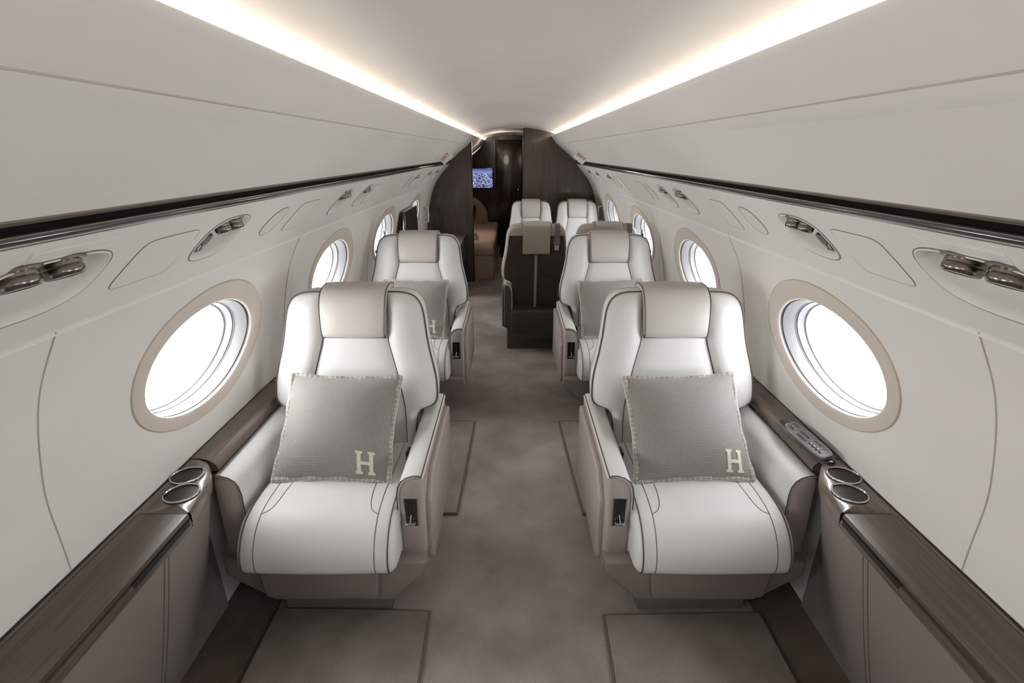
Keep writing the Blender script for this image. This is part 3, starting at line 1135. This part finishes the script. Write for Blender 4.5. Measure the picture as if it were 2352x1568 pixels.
        for (x0, y0) in ((-.012, -.018), (.004, -.008)):
            q = [A @ Vector((x0 + a, y0 + .024 + b, .0138)) for a, b in ellipse(0, 0, .0045, .027, 24, 4)]
            mb.add(q, [tuple(range(24))])
        for by in (-.085, -.06, -.04, .07, .088):
            q = [A @ Vector((.011 + a, by + b, .0138)) for a, b in ellipse(0, 0, .0025, .008, 16, 4)]
            mb.add(q, [tuple(range(16))])
        obj('display', mb, 'black_gloss', h, smooth=False)

# ------------------------------------------------------------------ floor mats


def floor_mat(pts, label):
    t = thing('floor_mat', label, 'floor mat', (sum(p[0] for p in pts) / 4, sum(p[1] for p in pts) / 4, 0), world=True, group='bound carpet mats')
    mb = MB()
    mb.prism(pts, lambda a, b, d: (a, b, d), 0.001, 0.013, 0.003, 2)
    obj('pile', mb, 'carpet_mat', t)
    loop = []
    for i in range(4):
        a, b = Vector((*pts[i], .007)), Vector((*pts[(i + 1) % 4], .007))
        for k in range(12):
            loop.append(a + (b - a) * (k / 12))
    mb = MB()
    mb.tube(loop, 0.0072, 8, True)
    obj('binding', mb, 'mat_binding', t)


floor_mat([(-0.842, 0.60), (-0.285, 0.60), (-0.305, 1.487), (-0.842, 1.497)], 'bound carpet mat at the foot of the nearest left seat')
floor_mat([(0.862, 0.60), (0.288, 0.60), (0.315, 1.470), (0.862, 1.478)], 'bound carpet mat at the foot of the nearest right seat')
floor_mat([(-0.842, 2.04), (-0.260, 2.04), (-0.238, 2.92), (-0.842, 2.92)], 'bound carpet mat in front of the second left seat')
floor_mat([(0.848, 2.04), (0.314, 2.04), (0.277, 2.92), (0.848, 2.92)], 'bound carpet mat in front of the second right seat')

# ------------------------------------------------------------------ seats
BY, BK = 0.42, 0.26            # back plane: y = BY + BK * (h - .44)
WT = [(0.34, .225), (0.52, .235), (0.565, .243), (0.585, .262), (0.598, .300), (0.615, .315), (0.64, .319), (0.69, .317), (0.74, .308), (0.80, .293),
      (0.86, .281), (0.92, .273), (0.965, .265), (0.995, .252), (1.015, .232), (1.026, .205), (1.030, .18)]
BH = [.34, .40, .46, .52, .55, .565, .578, .585, .591, .598, .606, .615, .63, .65, .68, .71, .74, .77, .80, .83, .86, .89, .92, .945, .965, .98, .995, 1.006, 1.015, 1.022, 1.026, 1.030]


def seam_x(h):
    return herm([(.34, .20), (.55, .195), (.71, .166), (.80, .142), (.86, .128), (1.03, .126)], h)


def back_y(h):
    return BY + BK * (h - .44)


def back_pt(x, h, d):
    """point at lateral x, height h and depth d behind the cushion plane"""
    return (x, back_y(h) + d, h - d * BK * .6)


def bulge(x, h, w):
    xs = seam_x(h)
    a = abs(x)
    if a < xs:
        return 0.010 * (1 - (a / xs) ** 4) - 0.006 * (a / xs) ** 12
    t = (a - xs) / max(1e-4, w - xs)
    k = min(1.0, max(0.25, (h - .40) / .25))
    edge = max(0.0, min(1.0, (1.03 - h) / .05)) ** .5
    return -0.006 + (0.036 * k * edge + .004) * math.sin(PI * min(1, t) ** .75) ** .7 if 0 < t < 1 else -0.006


def make_seat(name, label, m, sx=1.0, group=None, wide_base=False, belt=.185, bs=None):
    """m: +1 when the aisle is on local +x. Local y = 0 at the arm fronts, facing -y."""
    t = thing(name, label, 'seat', group=group)
    X = lambda x: m * sx * x
    ivory, taupe = 'ivory_leather', ('dark_leather' if wide_base else 'taupe_leather')
    XB = lambda x: m * (bs or sx) * x
    foot = 'dark_leather' if wide_base else 'shaded_taupe'
    # plinth and shell
    mb = MB()
    pw = .30 if wide_base else .19
    mb.box((min(XB(-pw), XB(pw)), .025, 0.0), (max(XB(-pw), XB(pw)), .53, .19 if wide_base else .115), .006)
    obj('plinth', mb, 'dark_leather' if wide_base else 'shade_leather', t, angle=30)
    mb = MB()
    mb.prism([(XB(a), b) for a, b in [(-.340, .275), (-.338, .215), (-.185, .110), (.215, .110), (.328, .225), (.334, .275)]],
             lambda a, b, d: (a, d, b), -.045, .60, .012, 3)
    obj('seat_shell', mb, foot, t, angle=30)
    mb = MB()
    mb.prism([(XB(a), b) for a, b in [(-.222, .30), (-.205, .150), (-.19, .140), (.16, .140), (.172, .150), (.182, .30)]],
             lambda a, b, d: (a, d, b), -.066, -.02, .008, 3)
    obj('legrest_panel', mb, foot, t, angle=30)
    # seat cushion
    prof = smooth_path([(p[0], p[1], 0) for p in [(.50, .446), (.30, .449), (.14, .458), (.05, .460), (-.03, .449), (-.085, .418), (-.118, .372), (-.127, .330), (-.118, .298), (-.090, .285), (.0, .278), (.25, .276), (.50, .30)]], 6)
    prof = [(p.x, p.y) for p in prof]
    cy, cz = .12, .36

    def cring(x, inset):
        r = []
        for y, z in prof:
            d = math.hypot(y - cy, z - cz)
            f = max(0.0, 1 - inset / d)
            crown = .008 * (1 - min(1, abs(x) / .25) ** 2)
            r.append((XB(x), cy + (y - cy) * f, cz + (z - cz) * f + (crown if z > .33 else -crown * .9)))
        return r
    mb = MB()
    mb.loft([cring(x, i) for x, i in [(-.250, .060), (-.2495, .035), (-.246, .018), (-.238, .006), (-.228, 0), (-.19, 0), (-.12, 0), (-.04, 0), (.04, 0), (.12, 0), (.19, 0), (.228, 0), (.238, .006), (.246, .018), (.2495, .035), (.250, .060)]], True)
    cu = obj('seat_cushion', mb, ivory, t, angle=60)
    for x in (-.230, .230):
        mb = MB()
        mb.tube([Vector(p) + Vector((0, 0, .0005)) for p in cring(x, -.0005)[0:62]], .0024, 6)
        obj('piping', mb, 'piping', cu)
    for sg in (-1, 1):
        mb = MB()
        mb.tube(cring(sg * .188, -.0004)[0:60], .0013, 5)
        obj('stitching', mb, 'seam', cu)
        mb = MB()
        # short side gusset seam that swings out to meet the long one
        ptsx = [(.50, .150), (.30, .148), (.12, .147), (.05, .150), (.01, .156), (-.02, .168), (-.035, .187)]
        path = []
        for yv, xv in ptsx:
            k = min(range(30), key=lambda i: abs(prof[i][0] - yv))
            q = cring(sg * xv, -.0004)[k]
            path.append(q)
        mb.tube(smooth_path(path, 5), .0012, 5)
        obj('stitching', mb, 'seam', cu)
    # arms
    for side, x0, x1 in (('outer', -.345, -.262), ('aisle', .247, .330)):
        inn = 1 if side == 'outer' else -1            # direction of the seat's middle
        xo, xi = (x0, x1) if side == 'outer' else (x1, x0)
        sec = [(xo, .555), (xo + inn * .008, .566), (xo + inn * .03, .567), (xo + inn * .052, .560), (xo + inn * .068, .547), (xo + inn * .078, .528), (xi, .50), (xi, .215), (xo, .215)]
        ends = [(-0.0, .012), (.006, .004), (.016, 0), (.62, 0), (.632, .01)]
        rr = []
        cxx, czz = (xo + xi) / 2, .40
        for yy, ins in ends:
            rr.append([(XB(cxx + (a - cxx) * (1 - ins / .045)), yy, czz + (b - czz) * (1 - ins / .18)) for a, b in sec])
        mb = MB()
        mb.loft(rr)
        arm = obj('armrest', mb, taupe, t, angle=40)
        # pale leather over the top and the inner side
        cov = [(xo + inn * .004, .5665), (xo + inn * .012, .5715), (xo + inn * .03, .5715), (xo + inn * .053, .5640), (xo + inn * .071, .550), (xo + inn * .0815, .529), (xi + inn * .0035, .50), (xi + inn * .0035, .26)]
        back = [(a - inn * .006, b - .006) for a, b in cov]
        loop = cov + back[::-1]
        mb = MB()
        mb.loft([[(XB(a), yy, b) for a, b in loop] for yy in (.004, .3, .628)])
        obj('arm_pad', mb, ivory, arm, angle=40)
        mb = MB()
        mb.tube([(XB(a), .002, b) for a, b in cov], .0023, 6)
        obj('piping', mb, 'piping', arm)
        mb = MB()
        mb.tube([(XB(cov[0][0]), .002, cov[0][1]), (XB(cov[0][0]), .628, cov[0][1])], .0023, 6)
        obj('piping', mb, 'piping', arm)
        if side == 'aisle':
            mb = MB()
            pp = [(.035, .235), (.045, .215), (.60, .215), (.61, .225), (.61, .520), (.60, .530), (.12, .530), (.035, .455)]
            mb.prism(pp, lambda a, b, d: (XB(d), a, b), .325, .350, .008, 3)
            obj('side_panel', mb, taupe, arm, angle=40)
            # recline control in the arm front
            mb = MB()
            cx, cz, hw, hh = .288, .437, .0215, .052
            mb.tube([(XB(cx - hw), -.0015, cz - hh), (XB(cx + hw), -.0015, cz - hh), (XB(cx + hw), -.0015, cz + hh), (XB(cx - hw), -.0015, cz + hh)], .0028, 6, True)
            pl = obj('control_frame', mb, 'chrome', arm, angle=40)
            mb = MB()
            mb.box((min(XB(cx - hw), XB(cx + hw)), -.002, cz - hh), (max(XB(cx - hw), XB(cx + hw)), .004, cz + hh))
            obj('control_plate', mb, 'black_gloss', arm, smooth=False)
            mb = MB()
            mb.tube([(XB(cx), -.003, cz + .042), (XB(cx), -.003, cz - .01)], .0028, 6)
            obj('lever_slot', mb, 'black_matte', arm)
            mb = MB()
            mb.tube([(XB(cx), -.003, cz - .008), (XB(cx - .003), -.017, cz - .030)], .0022, 6)
            mb.box((min(XB(cx - .017), XB(cx + .014)), -.022, cz - .037), (max(XB(cx - .017), XB(cx + .014)), -.004, cz - .030), .0015)
            obj('lever', mb, 'chrome', arm, angle=40)
    # backrest: cushion front, rolled edge and side band
    cols = [(-1, k / 10) for k in range(10, 0, -1)] + [(0, k / 9) for k in range(-9, 10)] + [(1, k / 10) for k in range(1, 11)]
    rows = []
    for h in BH:
        w, xs = herm(WT, h), min(seam_x(h), herm(WT, h) - .01)
        r = []
        for sd, f in cols:
            x = xs * f if sd == 0 else sd * (xs + (w - xs) * f)
            d = -bulge(x, h, w)
            if abs(f) == 1 and sd:
                d = .006
            r.append((X(x), back_y(h) + d, h))
        rows.append(r)
    mb = MB()
    mb.loft(rows, False, False)
    loop = [(-herm(WT, h), h) for h in BH] + [(x, 1.031) for x in lin(-.15, .15, 6)] + [(herm(WT, h), h) for h in BH[::-1]]
    n = len(loop)

    def bl(ins, d):
        r = []
        for x, h in loop:
            k = 1 - ins / .26
            r.append((X(x * k), back_y(h) + d, h - (ins if h > .97 else 0) * min(1, (h - .97) / .05 if h > .97 else 0)))
        return r
    mb.loft([bl(0, .006), bl(-.003, .012), bl(-.004, .030), bl(-.002, .062)], False, False)
    bk = obj('backrest', mb, ivory, t, angle=50)
    mb = MB()
    i0 = BH.index(.46)
    mb.tube(bl(-.002, .004)[i0:n - i0], .0029, 6)
    obj('piping', mb, 'piping', bk)
    for sg in (-1, 1):
        mb = MB()
        mb.tube([(X(sg * seam_x(h)), back_y(h) + .0055 - .0008, h) for h in BH if h <= .87], .0024, 6)
        obj('seam', mb, 'seam', bk)
    # rear shell
    mb = MB()
    mb.loft([bl(-.001, .060), bl(.0, .085), bl(.006, .108), bl(.016, .116)], False, False)
    mb.add(bl(.016, .116), [tuple(range(n))])
    sh = obj('back_shell', mb, 'tan_leather', t, angle=50)
    ins = .020
    lp = [(x * (1 - ins / .28), min(h, .955) if abs(x) > .21 else min(h, .975)) for x, h in loop if h < .99]
    e2 = []
    for x, h in lp:
        e2.append((x, h))
    mb = MB()
    mb.loft([[(X(x), back_y(h) + .112, h) for x, h in e2], [(X(x), back_y(h) + .121, h) for x, h in e2], [(X(x * .985), back_y(h) + .124, h) for x, h in e2]], False, False)
    mb.add([(X(x * .985), back_y(h) + .124, h) for x, h in e2], [tuple(range(len(e2)))])
    obj('rear_panel', mb, 'rear_fabric', t, angle=40)
    mb = MB()
    mb.loft([[(X(x), back_y(h) + .127 + dd, h) for x, dd in ((-.012, -.004), (-.011, 0), (.011, 0), (.012, -.004))] for h in (.345, .6, .80)], False, False)
    obj('rear_strip', mb, 'tan_leather', t, angle=40)
    mb = MB()
    mb.box((-.255 * (bs or sx), .50, .195), (.255 * (bs or sx), .655, .36), .012)
    obj('rear_skirt', mb, 'rear_fabric', t, angle=30)
    # headrest over the top
    hp = [(.004, .866), (-.014, .864), (-.028, .872), (-.038, .895), (-.044, .940), (-.043, .985), (-.034, 1.020), (-.012, 1.043), (.020, 1.052), (.060, 1.053), (.100, 1.048), (.124, 1.036), (.131, 1.018)]
    hin = [(.118, 1.010), (.06, 1.025), (.012, 1.015), (.004, .97), (.004, .90)]
    hp = [(p.x, p.y) for p in smooth_path([(a, b, 0) for a, b in hp], 3)]
    loop2 = hp + hin

    def hring(x, ins):
        r = []
        for i, (d, h) in enumerate(loop2):
            if i < len(hp):
                ddx, ddh = d - .045, h - .96
                L_ = math.hypot(ddx, ddh)
                d, h = d - ddx / L_ * ins, h - ddh / L_ * ins
            taper = 1 - .055 * max(0, min(1, (1.0 - h) / .14))
            r.append((X(x * taper), back_y(h) + d, h))
        return r
    mb = MB()
    mb.loft([hring(x, i) for x, i in [(-.130, .014), (-.1295, .008), (-.127, .003), (-.121, 0), (-.06, -.002), (0, -.003), (.06, -.002), (.121, 0), (.127, .003), (.1295, .008), (.130, .014)]])
    hd = obj('headrest', mb, 'headrest_leather', t, angle=60)
    for x in (-.1275, .1275):
        mb = MB()
        mb.tube(hring(x, .0025)[:len(hp)], .0022, 6)
        obj('piping', mb, 'piping', hd)
    mb = MB()
    mb.tube([(X(x), back_y(.862) - .010, .862) for x in lin(-.123, .123, 12)], .0026, 6)
    obj('piping', mb, 'piping', hd)
    mb = MB()
    fl = [(.126, 1.036), (.138, 1.030), (.142, 1.0), (.143, .83), (.139, .812), (.128, .812)]
    mb.prism([(a, b) for a, b in fl], lambda a, b, d: (X(d), back_y(b) + a, b), -.124, .124, .004, 2)
    obj('rear_flap', mb, 'tan_leather', t, angle=40)
    # shoulder belt over the back, with its hanging tongue
    mb = MB()
    bx = belt
    path = [(-.0, .93), (-.012, 1.0), (.01, 1.036), (.06, 1.044), (.112, 1.036), (.132, 1.0), (.134, .93)]
    mb.loft([[(X(bx + dx), back_y(h) + d + (0 if abs(dx) < .02 else .003), h) for d, h in path] for dx in (-.024, -.022, .022, .024)], False, False)
    if wide_base:
        sb = obj('shoulder_belt', mb, 'shade_leather', t, angle=60)
        mb = MB()
        mb.box((X(bx) - .024, back_y(.92) + .128, .885), (X(bx) + .024, back_y(.92) + .146, .935), .006)
        mb.lathe([(.012, 0), (.012, .010)], (X(bx), back_y(.85) + .13, .852), (0, 1, 0), 18)
        obj('buckle', mb, 'shade_leather', sb, angle=40)
        mb = MB()
        mb.box((X(bx) - .017, back_y(.88) + .130, .845), (X(bx) + .017, back_y(.88) + .142, .89), .005)
        obj('tongue', mb, 'tan_leather', sb, angle=40)
    else:
        mb = MB()
        mb.box((X(.232) - .014, .285, .448), (X(.232) + .014, .335, .486), .006)
        mb.tube([(X(.232), .33, .46), (X(.236), .40, .44)], .008, 8)
        bb = obj('belt_buckle', mb, 'black_gloss', t, angle=40)
        mb = MB()
        mb.box((X(.232) - .0145, .284, .466), (X(.232) + .0145, .30, .471), .001)
        obj('release', mb, 'chrome', bb, angle=40)
    return t


XS, Y1, PITCH = 0.628, 1.48, 1.52
sl = make_seat('cabin_seat', 'ivory leather armchair seat nearest on the left, beside the left console', 1, group='single ivory seats')
sl.location = (-XS, Y1, 0)
sr = make_seat('cabin_seat', 'ivory leather armchair seat nearest on the right, beside the handset ledge', -1, group='single ivory seats')
sr.location = (XS, Y1, 0)
o = copy_tree(sl)
o.location = (-XS, Y1 + PITCH, 0)
o['label'] = 'ivory leather armchair seat directly behind the nearest left seat'
o = copy_tree(sr)
o.location = (XS, Y1 + PITCH, 0)
o['label'] = 'ivory leather armchair seat directly behind the nearest right seat'
# paired seats: two with their dark backs to us, two facing them
pa = make_seat('paired_seat', 'seat turned away by the aisle, showing its full dark brown back', 1, .83, 'seats turned away', True, -.185, .755)
pa.location = (0.174, 4.75, 0)
pa.rotation_euler = (0, 0, PI)
o = copy_tree(pa)
o.location = (0.710, 4.75, 0)
o['label'] = 'seat turned away by the window, its tan top showing behind the second right seat'
pb = make_seat('paired_seat', 'white seat by the doorway in front of the wood bulkhead, facing us', 1, .80, 'white seats facing us before the wood bulkhead', True, .185, .70)
pb.location = (0.200, 5.545, 0)
o = copy_tree(pb)
o.location = (0.712, 5.545, 0)
o['label'] = 'white seat by the window in front of the wood bulkhead, facing us'


# ------------------------------------------------------------------ pillows with the woven letter
def make_pillow(label, lu):
    t = thing('pillow', label, 'pillow', group='grey woven pillows with a letter')
    w, h = .425, .405
    pf = pillow_fn(w - .02, h - .02, .082)
    g = [-math.cos(PI * i / 30) for i in range(31)]
    mb = MB()
    for sd in (1, -1):
        mb.grid(lambda u, v: pf(u, v, sd), g, g)
    obj('cover', mb, 'pillow_weave', t, angle=70)
    loop = []
    N = 44
    for a, b in (((-1, -1), (1, -1)), ((1, -1), (1, 1)), ((1, 1), (-1, 1)), ((-1, 1), (-1, -1))):
        for k in range(N):
            u, v = a[0] + (b[0] - a[0]) * k / N, a[1] + (b[1] - a[1]) * k / N
            p = pf(u, v, 0)
            p.z = .004 * math.sin(k * .55)
            loop.append(p * 1.0)
    mb = MB()
    mb.tube(loop, [.0085 + .0008 * math.sin(i * 1.7) for i in range(len(loop))], 8, True)
    obj('edging', mb, 'pillow_edge', t)
    mb = MB()
    for i in range(0, len(loop), 2):
        p, q = loop[i], loop[(i + 1) % len(loop)]
        td = (q - p).normalized()
        nrm = Vector((td.y, -td.x, 0))
        c = p
        ring_ = [c + nrm * (.0096 * math.cos(a)) + Vector((0, 0, .0096 * math.sin(a))) for a in lin(-.3, PI + .9, 9)]
        mb.tube(ring_, .0010, 4)
    outer_ = []
    for i in range(len(loop)):
        p, q = loop[i], loop[(i + 1) % len(loop)]
        td = (q - loop[i - 1]).normalized()
        outer_.append(p + Vector((td.y, -td.x, 0)) * .0088)
    mb.tube(outer_, .0016, 5, True)
    obj('blanket_stitch', mb, 'stitch_white', t)
    # serif letter H laid on the cover
    mb = MB()
    bars = [(0, .2, 0, .12), (0.03, .17, .0, .0)]
    H = [(-.5, -.30, 0, .10), (-.5, -.30, .90, 1.0), (.30, .5, 0, .10), (.30, .5, .90, 1.0), (-.47, -.33, .05, .95), (.33, .47, .05, .95), (-.40, .40, .42, .57)]
    H = [(-.5, -.14, 0, .11), (.14, .5, 0, .11), (-.5, -.14, .89, 1.0), (.14, .5, .89, 1.0), (-.42, -.22, .05, .95), (.22, .42, .05, .95), (-.30, .30, .41, .56)]
    lw, lh = .160, .195
    u0, v0 = lu, -.915
    for x0, x1, y0, y1 in H:
        nu, nv = 6, 8

        def lp(a, b, off):
            u, v = u0 + (x0 + (x1 - x0) * a) * lw * 2.0, v0 + (y0 + (y1 - y0) * b) * lh * 2.0
            p = pf(u, v, 1)
            return p + Vector((0, 0, off))
        mb.grid(lambda a, b: lp(a, b, .0022), lin(0, 1, nu), lin(0, 1, nv))
        rim = [(a, 0) for a in lin(0, 1, nu)] + [(1, b) for b in lin(0, 1, nv)][1:] + [(a, 1) for a in lin(1, 0, nu)][1:] + [(0, b) for b in lin(1, 0, nv)][1:-1]
        mb.loft([[lp(a, b, .0022) for a, b in rim], [lp(a, b, -.002) for a, b in rim]], False)
    obj('letter_h', mb, 'letter_wool', t)
    return t


def place(t, x, y, z, lean, roll, yaw=0.0):
    t.matrix_world = Matrix.Translation((x, y, z)) @ Matrix.Rotation(math.radians(yaw), 4, 'Z') @ Matrix.Rotation(math.radians(lean), 4, 'X') @ Matrix.Rotation(math.radians(roll), 4, 'Z')


p1 = make_pillow('grey woven pillow with a white letter H on the nearest left seat', .62)
place(p1, -.638, 1.742, .609, 48, -1.5)
p2 = make_pillow('grey woven pillow with a white letter H on the nearest right seat', .68)
place(p2, .622, 1.742, .609, 48, 2.0)
p3 = copy_tree(p1)
p3['label'] = 'grey woven pillow with a white letter H on the second left seat, half hidden'
place(p3, -.630, 1.742 + PITCH, .622, 50, -1.0)
p4 = copy_tree(p2)
p4['label'] = 'grey woven pillow on the second right seat, mostly hidden behind the nearest seat'
place(p4, .622, 1.742 + PITCH, .622, 50, 2.0)

# ------------------------------------------------------------------ credenza, side monitor and wall brackets
t = thing('credenza', 'dark wood credenza with a leather top against the left bulkhead', 'credenza', (-0.78, 6.25, 0), world=True)
mb = MB()
mb.box((-1.02, 5.86, 0.0), (-0.582, Y_BULK - .002, 0.575), 0.004)
obj('body', mb, 'bulkhead_wood', t, angle=30)
mb = MB()
mb.box((-1.025, 5.85, 0.575), (-0.573, Y_BULK - .002, 0.597), 0.006)
obj('top', mb, 'console_leather', t, angle=30)
for k in range(2):
    mb = MB()
    mb.box((-0.583, 5.88 + k * .39, 0.05), (-0.574, 6.25 + k * .39, 0.555), 0.003)
    d = obj('door', mb, 'bulkhead_wood', t, angle=30)
    mb = MB()
    mb.box((-0.574, 6.21 + k * .02, 0.27), (-0.566, 6.225 + k * .02, 0.36), 0.002)
    obj('handle', mb, 'rail_dark', d, angle=30)

t = thing('monitor', 'black flat monitor standing up by the left wall beyond the second seat', 'monitor', (-0.93, 5.3, .62), world=True)
mb = MB()
mb.box((-0.955, 4.70, 0.70), (-0.925, 5.32, 1.065), 0.006)
obj('casing', mb, 'rail_dark', t, angle=30)
mb = MB()
mb.add([(-0.9245, 4.73, .725), (-0.9245, 5.30, .725), (-0.9245, 5.30, 1.045), (-0.9245, 4.73, 1.045)], [(0, 1, 2, 3)])
obj('screen', mb, 'black_gloss', t, smooth=False)
mb = MB()
mb.box((-0.975, 4.90, 0.615), (-0.945, 5.12, 0.74), 0.004)
obj('stand', mb, 'rail_dark', t, angle=30)


def bracket(s, y0, y1, z0, z1, mat, label, out=.055):
    xw = wall_x((z0 + z1) / 2) - .002
    mb = MB()
    pts = [(s * (wall_x(z0) - .001), y0, z0), (s * (xw - out), y0, z0), (s * (xw - out - .006), y0, (z0 + z1) / 2), (s * (xw - out), y0, z1), (s * (wall_x(z1) - .001), y1, z1)]
    mb.tube(pts, .010, 8)
    t = thing('grab_handle', label, 'handle', (s * xw, y0, (z0 + z1) / 2), world=True, group='slim grab handles on the walls')
    obj('bar', mb, mat, t)
    mb = MB()
    for yy, z in ((y0, z0), (y1, z1)):
        mb.box((s * wall_x(z) - .008, yy - .012, z - .014), (s * wall_x(z) + .004, yy + .012, z + .014), .003)
    obj('mount', mb, 'rail_dark', t, angle=30)


bracket(-1, 4.02, 4.20, .845, .955, 'black_matte', 'slim dark grab handle under the third left window')
bracket(1, 4.02, 4.20, .845, .970, 'black_matte', 'slim dark grab handle under the third right window')
bracket(-1, 6.22, 6.22, .80, .955, 'sign_white', 'slim pale grab handle by the left bulkhead, past the monitor')
bracket(1, 6.16, 6.16, .82, .975, 'sign_white', 'slim pale grab handle by the right bulkhead, past the farthest window')

# exit hatch outlines round the third windows: thin bright edge strips on the lining
for s, nm in ((-1, 'left'), (1, 'right')):
    y0, y1 = 3.74, 4.86
    mb = MB()
    path = [(h, y0) for h in lin(.66, 1.17, 14)] + [(1.185, y0 + .02)] + [(1.19, y) for y in lin(y0 + .05, y1 - .05, 10)]
    mb.tube([(s * (wall_x(h, y) - .001), y, h) for h, y in path], .0035, 6)
    o = struct(obj('trim_6' if s < 0 else 'trim_7', mb, 'sign_white'), 'thin pale edge strip round the third %s window panel' % nm)

for o in list(bpy.data.objects):
    if 'world' in o:
        del o['world']
